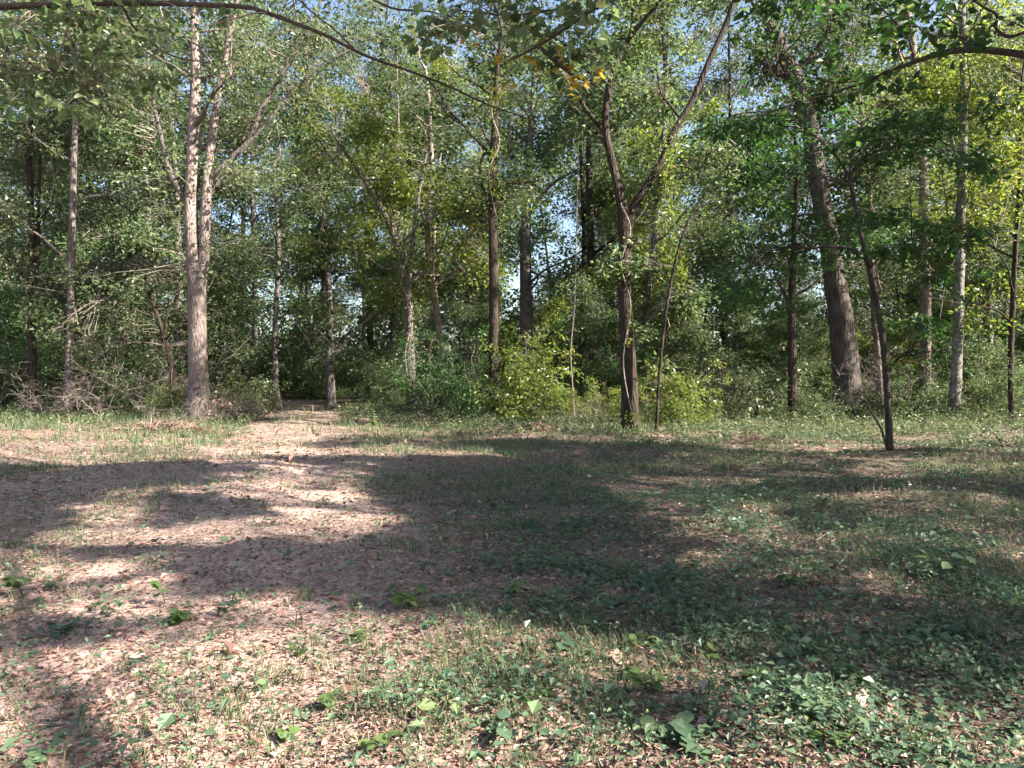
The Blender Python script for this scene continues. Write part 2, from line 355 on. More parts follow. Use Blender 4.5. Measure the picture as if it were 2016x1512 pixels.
def px_path(pts, d):
    """[(u,v,w_px,(depth offset))] -> world points and radii"""
    W, Rr = [], []
    for q in pts:
        dd = d + (q[3] if len(q) > 3 else 0)
        W.append(P(q[0], q[1], dd)); Rr.append(q[2] * dd / FPX / 2)
    return np.array(W), np.array(Rr)

def hero(name, label, cat, d, trunk, limbs, bark, leaf, twig, seed, n_clump, size=.1, spread=.65, n_per=42, zr=(4, 16), nl=7, limb_len=(2, 4.5),
         hgt=None, sig=(.75, .5), flat=.22, limb_mat=None, group=None, flare=1.55, low_bias=1.0):
    rng = np.random.default_rng(seed)
    W, Rr = px_path(trunk, d)
    base = W[0].copy(); base[2] = gzf(base[0], base[1]); W[0][2] = base[2] - .08
    Rr = Rr.copy()
    fl_p = W[0] + (W[1] - W[0]) * .12; fl_p2 = W[0] + (W[1] - W[0]) * .3
    W = np.vstack([W[:1], fl_p, fl_p2, W[1:]]); Rr = np.concatenate([[Rr[0] * flare], [Rr[0] * (1 + (flare - 1) * .3)], [Rr[0]], Rr[1:]])
    if hgt:
        dirn = nrmz(W[-1] - W[-2]); dirn = nrmz(dirn * .5 + np.array([0, 0, .5])); L = max(hgt - W[-1][2], .5)
        for k in range(3):
            W = np.vstack([W, W[-1] + dirn * L / 3 + rng.normal(0, .15, 3)]); Rr = np.append(Rr, max(Rr[-1] * .62, .012))
    n_clump = int(n_clump * 2.25)
    root = thing(name, label, cat, base, group=group)
    link('trunk', tube_mesh('trunk', W, Rr, bark, 16, 64, .05, rng, base), root)
    anch = []
    Wf, Rf = resample(W, Rr, 60)
    anch.append(Wf[Wf[:, 2] > zr[0]])
    for li, lp in enumerate(limbs):
        lw, lr = px_path(lp, d)
        link('limb', tube_mesh('limb', lw, lr, bark if li == 0 and name == 'pale_trunk_tree' else limb_mat or bark, 10, 28, .05, rng, base), root)
        a, _ = resample(lw, lr, 16); anch.append(a[5:])
    cand = np.where((Wf[:, 2] > zr[0]) & (Wf[:, 2] < zr[1]))[0]
    if len(cand):
        for k in range(nl):
            i = cand[int(len(cand) * (k + rng.uniform(0, 1)) / nl) % len(cand)]
            lw, lr = rand_limb(rng, Wf[i], min(Rf[i] * .5, .09), rng.uniform(*limb_len), rng.uniform(0, 6.28), rng.uniform(.15, .9))
            link('limb', tube_mesh('limb', lw, lr, limb_mat or bark, 7, 14, .04, rng, base), root)
            a, _ = resample(lw, lr, 12); anch.append(a[4:])
    A = np.vstack(anch)
    if n_clump:
        w = np.where((A[:, 2] > zr[0] * .8) & (A[:, 2] < zr[1] + 2), 1.0, .05); w /= w.sum()
        C = boughs(rng, A, n_clump, sig, w)
        C = C[C[:, 2] > 1.0]
        stem = np.vstack([Wf] + [resample(*px_path(lp, d), 24)[0] for lp in limbs[:1]])
        stem2 = np.vstack([stem[:1]] + [resample(*px_path(lp, d), 24)[0] for lp in limbs[1:]])
        dv2 = C[:, None] - stem2[None]
        near2 = ((np.abs(dv2[..., 0]) < spread * .9) & (np.abs(dv2[..., 2]) < .5) & (dv2[..., 1] < .1)).any(1)
        C = C[~near2 | (rng.uniform(0, 1, len(C)) < .4)]
        dv = C[:, None] - stem[None]
        near = ((np.abs(dv[..., 0]) < spread * 1.05) & (np.abs(dv[..., 2]) < .6) & (dv[..., 1] < .1)).any(1)
        C = C[~near | (rng.uniform(0, 1, len(C)) < .12)]
        dress(root, rng, base, A, C, leaf, twig, spread, n_per, size, flat)
    return root, A, base

# ---- prototypes for trees in the back rows
def proto_tree(seed, H, r0, z0, rad, nl, n_clump, n_per, size, spread, bark, leaf, twig, lean=.03, sig=(.7, .5), limb_up=(.1, .8)):
    """returns a list of (part name, mesh, kind)"""
    rng = np.random.default_rng(seed)
    n = 9; pts = [np.array([0, 0, -.15])]; d = nrmz(np.array([rng.normal(0, lean), rng.normal(0, lean), 1]))
    for i in range(n - 1):
        d = nrmz(d + np.array([rng.normal(0, .05), rng.normal(0, .05), .05])); pts.append(pts[-1] + d * H / (n - 1))
    pts = np.array(pts); rr = r0 * np.linspace(1, .12, n) ** .8; rr[0] *= 1.3
    parts = [('trunk', tube_mesh('trunk', pts, rr, bark, 10, 40, .05, rng), None)]
    Wf, Rf = resample(pts, rr, 50); anch = [Wf[Wf[:, 2] > z0]]
    cand = np.where(Wf[:, 2] > z0)[0]
    for k in range(nl):
        i = cand[int(len(cand) * (k + rng.uniform(0, 1)) / nl) % len(cand)]
        hz = (Wf[i, 2] - z0) / max(H - z0, .1)
        lw, lr = rand_limb(rng, Wf[i], max(Rf[i] * .5, .012), rad * rng.uniform(.6, 1.1) * (1 - .45 * hz), k * 2.4 + rng.uniform(-.6, .6), rng.uniform(*limb_up))
        parts.append(('limb', tube_mesh('limb', lw, lr, bark, 6, 12, .04, rng), None))
        a, _ = resample(lw, lr, 12); anch.append(a[3:])
    A = np.vstack(anch)
    C = boughs(rng, A, n_clump, sig)
    C = C[C[:, 2] > .35]
    V, F, t = sprays(rng, C, spread, n_per, size)
    parts.append(('crown', mk_mesh('crown', V, [F], leaf, t), 'stuff'))
    V, F = twig_set(rng, C, A, .02, 2, spread * .9)
    parts.append(('twig_spray', mk_mesh('twig_spray', V, F, twig, None, True), 'stuff'))
    return parts
def place(parts, name, label, cat, x, y, rz, sc, group, only=None):
    root = thing(name, label, cat, (x, y, gzf(x, y) - .03), rz, group, sc)
    for nm, me, kd in parts:
        if only and nm not in only: continue
        link(nm, me, root, kd)
    return root

# ================================================================== the trees one can tell apart
HT = {}
HT['A'] = hero('pale_trunk_tree', 'large pale grey-pink tree with twin fused stems beside the sandy track', 'tree', 24.0,
    [(394, 836, 44), (391, 740, 37), (389, 640, 34), (387, 560, 35), (378, 480, 26), (376, 400, 24), (379, 300, 22), (384, 180, 19), (383, 60, 16), (378, -40, 14)],
    [[(392, 575, 24), (402, 500, 20), (404, 420, 19), (410, 330, 17), (424, 220, 14), (440, 130, 12), (458, 40, 11), (478, -60, 9)],
     [(405, 370, 12), (424, 346, 14), (455, 312, 12), (490, 278, 11), (515, 215, 10), (560, 140, 8), (604, 70, 7), (640, -20, 5)],
     [(490, 280, 9), (530, 235, 7), (575, 180, 6), (640, 125, 5), (720, 85, 3)],
     [(372, 402, 14), (352, 372, 12), (335, 340, 11), (322, 290, 9), (306, 220, 8), (292, 130, 6)],
     [(350, 352, 7), (320, 352, 5), (300, 342, 4), (284, 335, 2)], [(386, 540, 5), (372, 515, 4), (374, 500, 3)]],
    M['bark_pale'], M['leaf_grey'], M['twig'], 11, 230, .10, .7, 40, (6.5, 18), 13, (2, 4.5), 20, limb_mat=M['bark_grey'])  # side limbs get darker bark than the trunk, standing in for their shade
HT['B'] = hero('slim_tree', 'slim straight tree with sunlit patches on its lower trunk, left of the pale twin-stem tree', 'tree', 25.5,
    [(132, 824, 17), (136, 720, 16), (140, 600, 15), (141, 480, 14), (145, 340, 12), (150, 180, 10)], [], M['bark_grey'], M['leaf_grey'], M['twig'], 12, 130, .1, .65, 40, (4, 15), 9, (1.5, 3.5), 17)
HT['C'] = hero('slim_tree', 'dark slim tree nearest the left edge of the clearing', 'tree', 26.5,
    [(66, 815, 16), (64, 720, 16), (62, 600, 14), (63, 480, 13), (58, 330, 11), (62, 200, 9)],
    [[(66, 600, 9), (74, 500, 8), (76, 400, 7), (80, 280, 5)]], M['bark_dark'], M['leaf'], M['twig'], 13, 150, .1, .65, 40, (3.5, 15), 9, (1.5, 3.5), 17)
HT['D'] = hero('slim_tree', 'straight slim dark tree in the middle with a sunlit patch at its foot', 'tree', 25.5,
    [(974, 824, 21), (972, 720, 19), (972, 600, 18), (971, 480, 18), (969, 380, 17), (973, 280, 16), (975, 215, 13), (980, 120, 10)],
    [[(968, 310, 6), (948, 285, 7), (925, 262, 6), (905, 238, 5), (880, 215, 4), (868, 180, 3)], [(970, 340, 5), (958, 300, 4), (945, 330, 4), (960, 400, 3)]],
    M['bark_dark'], M['leaf'], M['twig'], 14, 130, .1, .6, 40, (6, 15), 7, (1.5, 3.2), 16)
HT['F'] = hero('forked_tree', 'dark forked tree standing in weeds, trunk splitting high into a wide V', 'tree', 19.8,
    [(1241, 852, 35), (1239, 760, 32), (1234, 650, 29), (1229, 540, 28), (1232, 455, 29), (1220, 385, 17), (1203, 310, 15), (1192, 255, 14), (1196, 190, 13), (1215, 120, 11), (1250, 60, 9), (1312, -20, 7)],
    [[(1231, 455, 20), (1245, 412, 19), (1270, 372, 16), (1302, 318, 14), (1325, 262, 13), (1362, 200, 12), (1396, 120, 11), (1428, 50, 10), (1460, -40, 8)],
     [(1194, 265, 9), (1172, 238, 10), (1150, 210, 8), (1128, 160, 6), (1108, 110, 5)],
     [(1340, 235, 6), (1318, 205, 5), (1300, 180, 4), (1292, 120, 3)], [(1300, 322, 5), (1330, 350, 4), (1372, 318, 4), (1415, 290, 3)]],
    M['bark_dark'], M['leaf'], M['twig'], 15, 130, .095, .6, 42, (7.6, 15), 8, (1.4, 3.0), 16)
HT['G'] = hero('oak_tree', 'massive dark rough-barked oak leaning left behind the right-hand weeds', 'tree', 28.0,
    [(1668, 815, 56), (1666, 740, 50), (1656, 640, 45), (1642, 540, 40), (1626, 440, 37), (1608, 340, 35), (1594, 250, 33), (1568, 160, 31), (1530, 80, 28), (1500, 0, 25), (1470, -80, 20)],
    [[(1560, 150, 12), (1600, 110, 10), (1625, 70, 8), (1650, 20, 6)], [(1600, 300, 8), (1560, 330, 7), (1500, 390, 5), (1440, 440, 3)]],
    M['bark_oak'], M['leaf'], M['twig'], 16, 230, .11, .75, 40, (7, 18), 10, (2.5, 5), 21)
HT['H'] = hero('sapling', 'thin dark curving sapling in front of the oak, holding a shaded deep green canopy', 'tree', 14.0,
    [(1752, 896, 14), (1748, 800, 13), (1741, 700, 12), (1730, 620, 11), (1708, 520, 9), (1690, 440, 8), (1676, 370, 7), (1671, 345, 6)],
    [[(1690, 505, 5), (1678, 490, 5), (1655, 487, 5), (1600, 487, 4, -.3), (1540, 490, 3, -.6), (1470, 508, 2, -.8)],
     [(1672, 350, 5), (1690, 320, 4), (1720, 300, 4), (1775, 285, 3), (1850, 250, 2, -.6)], [(1672, 350, 5), (1655, 320, 4), (1630, 290, 3, -.5), (1570, 240, 2, -1), (1520, 220, 2, -1.2)],
     [(1671, 350, 4), (1680, 290, 3, .3), (1700, 240, 3, .6), (1740, 190, 2, .8)],
     [(1744, 740, 4), (1770, 705, 4), (1800, 698, 3), (1850, 690, 2)], [(1745, 880, 4), (1735, 845, 4), (1715, 810, 3), (1700, 780, 2)], [(1712, 530, 4), (1740, 500, 3, -.5), (1800, 470, 3, -.8), (1880, 450, 2, -1)]],
    M['twig_dark'], M['leaf_deep'], M['twig_dark'], 17, 0, .1, zr=(3, 6), nl=0, flare=1.3)
HT['I'] = hero('slim_tree', 'straight grey tree with pale lichen patches near the right edge', 'tree', 23.5,
    [(1876, 834, 24), (1882, 740, 21), (1887, 620, 18), (1890, 500, 17), (1894, 360, 16), (1897, 220, 14), (1896, 100, 13), (1893, -20, 11)], [],
    M['bark_lichen'], M['leaf_yellow'], M['twig'], 18, 70, .1, .6, 36, (7, 15), 6, (1.5, 3), 17)
HT['J'] = hero('slim_tree', 'pale trunk behind the sapling canopy, standing between oak and lichen-patched tree', 'tree', 33.0,
    [(1822, 795, 21), (1822, 700, 20), (1823, 560, 19), (1820, 420, 18), (1815, 290, 17), (1806, 170, 14), (1790, 40, 12)], [[(1806, 180, 7), (1780, 130, 6), (1760, 80, 5), (1730, 20, 4)]],
    M['bark_pale'], M['leaf_yellow'], M['twig'], 19, 120, .12, .75, 36, (6, 18), 8, (2, 4), 20)
HT['K'] = hero('slim_tree', 'thin dark straight tree just left of the oak with a small side branch', 'tree', 24.0,
    [(1560, 830, 18), (1560, 760, 17), (1559, 660, 16), (1559, 580, 15), (1562, 500, 11), (1566, 400, 8), (1570, 300, 6)], [[(1557, 612, 6), (1545, 580, 5), (1526, 540, 4), (1515, 500, 3)]],
    M['bark_dark'], M['leaf_deep'], M['twig_dark'], 20, 110, .1, .6, 38, (4, 9), 9, (1.2, 2.8), 10)
HT['L'] = hero('leaning_tree', 'leafy tree by the track whose trunk sways left, sunlit band at mid-height', 'tree', 29.0,
    [(810, 800, 20), (808, 720, 19), (804, 640, 19), (802, 575, 18), (790, 510, 15), (770, 450, 12), (740, 390, 10), (700, 330, 8), (660, 270, 6)],
    [[(803, 590, 10), (808, 530, 9), (815, 450, 8), (825, 380, 7), (840, 300, 5)], [(795, 520, 6), (760, 530, 5), (715, 500, 4), (670, 485, 3), (600, 478, 2)]],
    M['bark_grey'], M['leaf_yellow'], M['twig'], 21, 190, .105, .65, 40, (3.6, 11), 9, (1.5, 3.5), 13)
HT['N'] = hero('slim_tree', 'pale slender tree with wavy trunk right of the leaning leafy tree', 'tree', 33.0,
    [(872, 780, 15), (868, 690, 14), (858, 600, 13), (846, 520, 12), (842, 450, 11), (850, 360, 10), (847, 260, 9), (840, 150, 7)], [], M['bark_pale'], M['leaf'], M['twig'], 22, 130, .12, .7, 38, (5, 14), 8, (1.5, 3.5), 17)
HT['E'] = hero('grey_tree', 'grey tree behind the bright shrub with spreading upper branches', 'tree', 35.0,
    [(1038, 785, 25), (1036, 680, 24), (1035, 580, 24), (1034, 480, 23), (1036, 390, 19), (1040, 320, 14), (1046, 250, 11), (1050, 160, 8)],
    [[(1038, 430, 9), (1062, 390, 8), (1090, 360, 7), (1125, 340, 5), (1170, 330, 3)], [(1034, 420, 9), (1022, 370, 8), (1012, 310, 7), (1000, 240, 5)], [(1040, 560, 6), (1075, 530, 5), (1120, 510, 4), (1180, 470, 3)]],
    M['bark_grey'], M['leaf'], M['twig'], 23, 170, .12, .75, 38, (4.5, 17), 9, (2, 4), 19)
HT['M1'] = hero('slim_tree', 'thicker dark trunk of the close pair behind the bright shrubs', 'tree', 34.0,
    [(1168, 785, 17), (1166, 680, 17), (1164, 560, 16), (1162, 450, 15), (1160, 330, 12), (1158, 200, 9)], [], M['bark_dark'], M['leaf'], M['twig'], 24, 110, .12, .75, 38, (6, 17), 7, (2, 4), 18)
HT['M2'] = hero('slim_tree', 'thinner dark trunk of the close pair behind the bright shrubs', 'tree', 35.0,
    [(1148, 780, 11), (1147, 680, 11), (1147, 590, 10), (1150, 480, 9), (1146, 350, 8), (1140, 220, 6)], [], M['bark_dark'], M['leaf'], M['twig'], 25, 80, .12, .7, 38, (6, 15), 6, (2, 3.5), 16)
HT['O'] = hero('vine_hung_tree', 'dull grey trunk behind the forked tree, hung with leafy vines', 'tree', 32.0,
    [(1262, 790, 17), (1266, 700, 16), (1276, 580, 16), (1286, 480, 15), (1298, 370, 13), (1306, 260, 11), (1310, 120, 9)], [[(1288, 470, 6), (1330, 400, 5), (1370, 330, 4), (1420, 290, 3)]],
    M['bark_grey'], M['leaf_yellow'], M['twig'], 26, 190, .115, .7, 40, (4, 17), 9, (1.8, 3.8), 19)
HT['P'] = hero('sapling', 'spindly sapling bowing right just beside the forked tree', 'tree', 19.3,
    [(1292, 862, 6), (1298, 740, 6), (1308, 640, 6), (1322, 550, 5), (1345, 460, 5), (1378, 395, 4), (1430, 330, 3), (1480, 300, 2)], [], M['bark_dark'], M['leaf'], M['twig'], 27, 12, .09, .5, 36, (3.4, 9), 6, (.8, 1.8))
HT['Q'] = hero('slim_tree', 'pale-footed trunk close behind the curving sapling, right of the oak', 'tree', 29.0,
    [(1738, 805, 22), (1732, 740, 17), (1724, 640, 15), (1716, 520, 13), (1712, 400, 11), (1700, 250, 9)], [], M['bark_pale'], M['leaf'], M['twig'], 28, 110, .11, .7, 38, (4, 15), 8, (1.6, 3.4), 16)
HT['S'] = hero('broken_tree', 'short broken trunk beyond the track with a pale leaning dead branch', 'tree', 34.0,
    [(652, 793, 22), (650, 750, 18), (648, 710, 15), (646, 690, 10)], [[(652, 712, 5), (672, 685, 4), (700, 652, 4), (725, 628, 3), (748, 610, 2)], [(668, 690, 4), (640, 700, 3), (615, 715, 2)]],
    M['bark_grey'], M['leaf'], M['twig_pale'], 29, 0, zr=(90, 91), nl=0, limb_mat=M['twig_pale'])
HT['S2'] = hero('slim_tree', 'thin pale-footed tree at the bend where the track goes dark', 'tree', 34.0,
    [(545, 800, 18), (542, 740, 12), (541, 660, 11), (545, 580, 9), (548, 470, 8), (540, 330, 6)], [], M['bark_grey'], M['leaf'], M['twig'], 30, 120, .115, .7, 40, (2.6, 11), 9, (1.5, 3.2), 13)
HT['T'] = hero('leaning_tree', 'thin vine-tangled trunk leaning beside the pale twin-stem tree', 'tree', 26.5,
    [(350, 792, 13), (338, 720, 12), (322, 660, 10), (306, 610, 8), (290, 560, 6), (270, 500, 4)], [[(345, 760, 7), (330, 700, 6), (326, 640, 5), (334, 590, 3)]], M['bark_dark'], M['leaf_grey'], M['twig'], 31, 40, .09, .5, 34, (2.5, 7), 6, (1, 2))
HT['U'] = hero('slim_tree', 'dark thin tree at the extreme right edge', 'tree', 22.5,
    [(1992, 800, 11), (1990, 700, 10), (1994, 600, 10), (2000, 480, 9), (2008, 340, 8), (2010, 200, 6)], [[(1994, 640, 4), (1960, 610, 4), (1900, 600, 3), (1830, 585, 2)]], M['bark_dark'], M['leaf_yellow'], M['twig'], 32, 90, .1, .6, 38, (3, 12), 8, (1.2, 2.8), 13)

# ---- the shaded canopy of the sapling: near leaves one by one, the rest as one mass
def leaf_mesh(name, mat, L, W, seed, lobed=False):
    rng = np.random.default_rng(seed)
    if lobed:   # five-lobed outline
        out = [(0, 0), (.16, .22), (.12, .5), (.36, .3), (.5, .58), (.62, .24), (1, 0)]
    else:
        out = [(0, 0), (.14, .22), (.38, .42), (.62, .38), (.84, .18), (1, 0)]
    n = len(out); V = []; F = []
    for t, w in out: V.append((t * L, 0, -.10 * L * t * t))
    for t, w in out[1:-1]: V.append((t * L, w * W, .16 * w * W + rng.normal(0, .02 * L) - .1 * L * t * t))
    for t, w in out[1:-1]: V.append((t * L, -w * W, .16 * w * W + rng.normal(0, .02 * L) - .1 * L * t * t))
    m = n - 2
    lf = lambda i: n + i - 1
    rg = lambda i: n + m + i - 1
    tri = []
    for i in range(n - 1):
        a, b = i, i + 1
        for s, sd in ((1, lf), (-1, rg)):
            c = sd(i) if 0 < i < n - 1 else None; d = sd(i + 1) if 0 < i + 1 < n - 1 else None
            poly = [a, b] + ([d] if d is not None else []) + ([c] if c is not None else [])
            if s == -1: poly = poly[::-1]
            for k in range(1, len(poly) - 1): tri.append((poly[0], poly[k], poly[k + 1]))
    return mk_mesh(name, np.array(V), [np.array(tri)], mat, np.full(len(V), rng.uniform(.1, .95)), True)
def put_leaf(root, base, me, pos, axis, nrm, sc, name='leaf'):
    x = Vector(axis).normalized(); z = Vector(nrm); y = z.cross(x).normalized(); z = x.cross(y)
    o = link(name, me, root)
    mat = Matrix((x, y, z)).transposed().to_4x4()
    o.matrix_basis = Matrix.Translation(Vector(np.asarray(pos) - base)) @ mat @ Matrix.Scale(sc, 4)
    return o
def leafy(root, base, anchors, C, seed, meshes, mass_mat, twig, spread, n_single, n_per, size, flat=.16, r0=.012):
    """sprays whose 'n_single' nearest leaves are objects of their own"""
    rng = np.random.default_rng(seed)
    dress(root, rng, base, anchors, C, mass_mat, twig, spread, n_per, size, flat, r0, 4)
    for k in range(n_single):
        c = C[rng.integers(len(C))]; off = rng.normal(0, spread * .45, 3) * np.array([1, 1, flat * 1.6])
        ax = off * np.array([1, 1, .2]) + rng.normal(0, .3, 3) * np.array([1, 1, .5]) + np.array([0, 0, -.12]); nm = rng.normal(0, .45, 3) + np.array([0, 0, 1])
        put_leaf(root, base, meshes[rng.integers(len(meshes))], c + off, ax, nm, rng.uniform(.75, 1.2))
rng = np.random.default_rng(41)
root, A, base = HT['H']
C = []
for k in range(420):
    u, v = rng.uniform(1430, 1960), rng.uniform(185, 560)
    lim = 1 - abs((u - 1690) / 290) ** 2
    if v < 205 + 190 * (1 - lim) or v > 330 + 150 * max(lim, 0) + 60: continue
    if noise(np.array([[u / 90, v / 60, 1.0]]), 1.0)[0] < -.25: continue
    pass
for k in range(30):
    u0, v0 = rng.uniform(1440, 1950), rng.uniform(195, 640)
    if v0 > 470 and rng.uniform() < .45: continue
    wd = rng.uniform(35, 110); sl = rng.normal(0, .18); d0 = 14 + rng.normal(0, 1.0)
    for q in range(int(wd / 11) + 2):
        du = rng.uniform(-wd, wd); C.append(P(u0 + du, v0 + du * sl + .0012 * du * du + rng.normal(0, 6), d0 + rng.normal(0, .35)))
def hides(c):        # gaps through which the oak and the grey tree show
    u, v, _ = to_px(c); uo = np.interp(v, [0, 150, 250, 340, 440, 540], [1500, 1565, 1594, 1608, 1626, 1642])
    return (abs(u - uo) < 42 and rng.uniform() < .75) or (abs(u - 1893) < 30 and rng.uniform() < .7)
C = [c for c in C if not hides(c)]
C = np.array(C + [P(u, v, 13.8) for (u, v) in [(1480, 505), (1520, 495), (1840, 690), (1800, 705), (1770, 720), (1800, 650), (1760, 650), (1715, 800), (1850, 560), (1900, 480)]])
HC = C.copy()
mesh_deep = [leaf_mesh('leaf', M['leaf_deep'], .12, .085, 50 + i) for i in range(6)]
leafy(root, base, A, C, 42, mesh_deep, M['leaf_deep'], M['twig_dark'], .36, 240, 30, .08, .12)

# ================================================================== overhanging branches of trees just outside the frame
mesh_maple = [leaf_mesh('leaf', M['leaf'], .115, .115, 60 + i, True) for i in range(6)]
mesh_gold = [leaf_mesh('leaf', M['leaf_autumn'], .115, .115, 70 + i, True) for i in range(3)]
mesh_elm = [leaf_mesh('leaf', M['leaf'], .085, .055, 80 + i) for i in range(6)]
def offside(name, label, tx, ty, r0, H, limbs, seed, bark, group=None):
    rng = np.random.default_rng(seed)
    base = np.array([tx, ty, gzf(tx, ty)])
    root = thing(name, label, 'tree', base, group=group)
    z = np.linspace(-.1, H, 7); pts = np.stack([tx + rng.normal(0, .12, 7), ty + rng.normal(0, .12, 7), base[2] + z], 1)
    link('trunk', tube_mesh('trunk', pts, r0 * np.linspace(1.25, .3, 7), bark, 14, 40, .05, rng, base), root)
    A = []
    for w, r in limbs:
        w = np.array(w); r = np.array(r)
        link('limb', tube_mesh('limb', w, r, M['twig_dark'], 9, 40, .07, rng, base), root)  # dark limb bark paints in the shade these overhead limbs hang in
        a, _ = resample(w, r, 24); A.append(a[6:])
    return root, np.vstack(A) if A else None, base
# left limb
lw, lr = px_path([(-150, 60, 14, -.6), (-60, 20, 13, -.4), (120, 8, 11), (300, 6, 10), (430, 11, 9), (490, 14, 8), (560, 38, 7.5), (640, 69, 7), (720, 110, 6, .3), (800, 138, 5, .5), (880, 168, 5, .7), (960, 206, 4, .9), (1060, 240, 2, 1.1)], 7.0)
lw = np.vstack([[-6.3, 5.6, 4.3], lw]); lr = np.concatenate([[.05], lr])
b1 = px_path([(700, 100, 4), (660, 60, 3), (610, 20, 3), (560, -30, 3)], 7.2); b2 = px_path([(240, 10, 5), (270, 60, 4, .3), (340, 110, 3, .6), (430, 130, 2, .9), (480, 175, 2, 1.1), (560, 200, 2, 1.2), (640, 280, 1.5, 1.3)], 7.0)
b3 = px_path([(-40, 30, 6), (0, 125, 4), (60, 140, 3), (120, 145, 2), (210, 200, 2, .3)], 7.0)
b4 = px_path([(735, 0, 4), (780, 18, 4), (840, 22, 3), (880, 30, 2), (940, 34, 2)], 7.2); b5 = px_path([(840, 155, 4), (868, 190, 3), (872, 215, 3), (905, 245, 3)], 8.0)
LIMB = lw.copy()
root, A, base = offside('overhanging_tree', 'tree just off the left edge whose long dark limb reaches across the top', -6.5, 5.5, .2, 9, [(lw, lr), b1, b2, b3, b4, b5], 90, M['bark_grey'])
rng = np.random.default_rng(91)
C = np.array([P(rng.uniform(-80, 330), rng.uniform(-60, 220) * (1 - .0 * k), 7.4 + rng.normal(0, .7)) for k in range(90)] + [P(rng.uniform(300, 700), rng.uniform(-60, 40), 7.5 + rng.normal(0, .5)) for k in range(10)])
leafy(root, base, A, C, 92, mesh_elm, M['leaf'], M['twig'], .26, 200, 26, .06)
# maple boughs at the top, from a tree behind the camera
m1 = px_path([(1290, -140, 9, -.4), (1240, -40, 8), (1150, 30, 7), (1060, 90, 5, .3), (1000, 120, 3, .5)], 6.6)
m2 = px_path([(1150, 30, 6), (1090, 20, 4), (1000, 30, 3, .2), (900, 20, 2, .3)], 6.6); m3 = px_path([(1060, 90, 6, .3), (1095, 122, 8, .3), (1130, 148, 6, .4), (1180, 172, 3, .5)], 6.6)
m0 = (np.array([[3.4, -2.5, 5.0], [2.7, 2.0, 6.0], m1[0][0]]), np.array([.09, .05, .02]))
root, A, base = offside('maple_tree', 'maple behind the viewer whose leafy boughs with yellowing leaves hang at top centre', 3.6, -2.8, .22, 10, [m0, m1, m2, m3], 95, M['bark_grey'])
C = np.array([P(rng.uniform(840, 1230), rng.uniform(-70, 95), 6.7 + rng.normal(0, .35)) for k in range(30)] + [P(rng.uniform(1100, 1200), rng.uniform(60, 150), 6.9) for k in range(4)])
leafy(root, base, A, C, 96, mesh_maple, M['leaf'], M['twig'], .24, 240, 5, .085)
for (u, v, n) in [(1075, 140, 10), (1140, 160, 16), (985, 165, 8), (1110, 105, 5), (940, 60, 5), (1020, 110, 6), (1170, 120, 6), (1050, 60, 4)]:
    for k in range(n):
        put_leaf(root, base, mesh_gold[k % 3], P(u + rng.normal(0, 20), v + rng.normal(0, 12), 6.9 + rng.normal(0, .08)), rng.normal(0, 1, 3) * np.array([1, 1, .4]) - np.array([0, 0, .5]), rng.normal(0, .5, 3) + np.array([0, -.3, 1]), rng.uniform(.5, .9), 'yellow_leaf')
# right limb
r1 = px_path([(2150, 130, 15), (2060, 116, 14), (1990, 104, 13), (1920, 98, 12), (1860, 104, 11), (1800, 122, 9), (1740, 146, 7), (1680, 170, 5, .2), (1600, 195, 4, .4), (1500, 228, 2, .7), (1440, 260, 1.5, .9)], 9.0)
r1 = (np.vstack([[8.0, 8.6, 4.7], r1[0]]), np.concatenate([[.07], r1[1]]))
r2 = px_path([(2120, 40, 8), (2030, 60, 7), (1985, 72, 7), (1960, 55, 6), (1962, 30, 5), (1930, 10, 4), (1880, -30, 3)], 9.0)
r3 = px_path([(1800, 122, 4), (1790, 80, 4), (1760, 40, 4), (1720, 0, 3), (1690, -40, 2)], 9.1); r4 = px_path([(1905, 98, 5), (1890, 72, 4), (1840, 70, 3), (1800, 50, 2), (1730, 62, 1.5)], 9.0)
r5 = px_path([(1740, 146, 4), (1690, 158, 3), (1640, 162, 3), (1560, 145, 2), (1500, 150, 1.5)], 9.1)
root, A, base = offside('overhanging_tree', 'tree just off the right edge with a thick dark limb arching in from upper right', 8.3, 8.5, .24, 11, [r1, r2, r3, r4, r5], 97, M['bark_dark'])
C = np.array([P(rng.uniform(1480, 2080), rng.uniform(-60, 90), 9.3 + rng.normal(0, .8)) for k in range(30)] + [P(rng.uniform(1500, 1800), rng.uniform(120, 250), 9.3 + rng.normal(0, .5)) for k in range(12)])
leafy(root, base, A, C, 98, mesh_deep, M['leaf_deep'], M['twig_dark'], .32, 120, 22, .08)

# ================================================================== understorey and shrubs (copies of a few kinds)
UND = [proto_tree(200 + i, h, .055, 1.0, rad, 14, nc, 40, .09, .5, M['bark_grey' if i % 2 else 'bark_dark'], M[lf], M['twig'], .08, (.5, .4), (.05, .6))
       for i, (h, rad, nc, lf) in enumerate([(6.5, 2.4, 210, 'leaf'), (8, 2.8, 240, 'leaf_grey'), (5, 2.2, 170, 'leaf_yellow'), (7.5, 2.6, 230, 'leaf'), (5.5, 2.4, 190, 'leaf_deep')])]
BIG = [proto_tree(220 + i, h, r, z0, rad, 13, nc, 40, .125, .8, M[bk], M[lf], M['twig'], .03, (1.0, .8))
       for i, (h, r, z0, rad, nc, bk, lf) in enumerate([(25, .2, 5, 4.2, 380, 'bark_grey', 'leaf'), (28, .25, 6, 4.6, 420, 'bark_dark', 'leaf_grey'), (22, .16, 4, 3.8, 330, 'bark_pale', 'leaf_yellow'), (26, .21, 5, 4.4, 390, 'bark_grey', 'leaf_far'), (19, .14, 4, 3.6, 300, 'bark_dark', 'leaf')])]
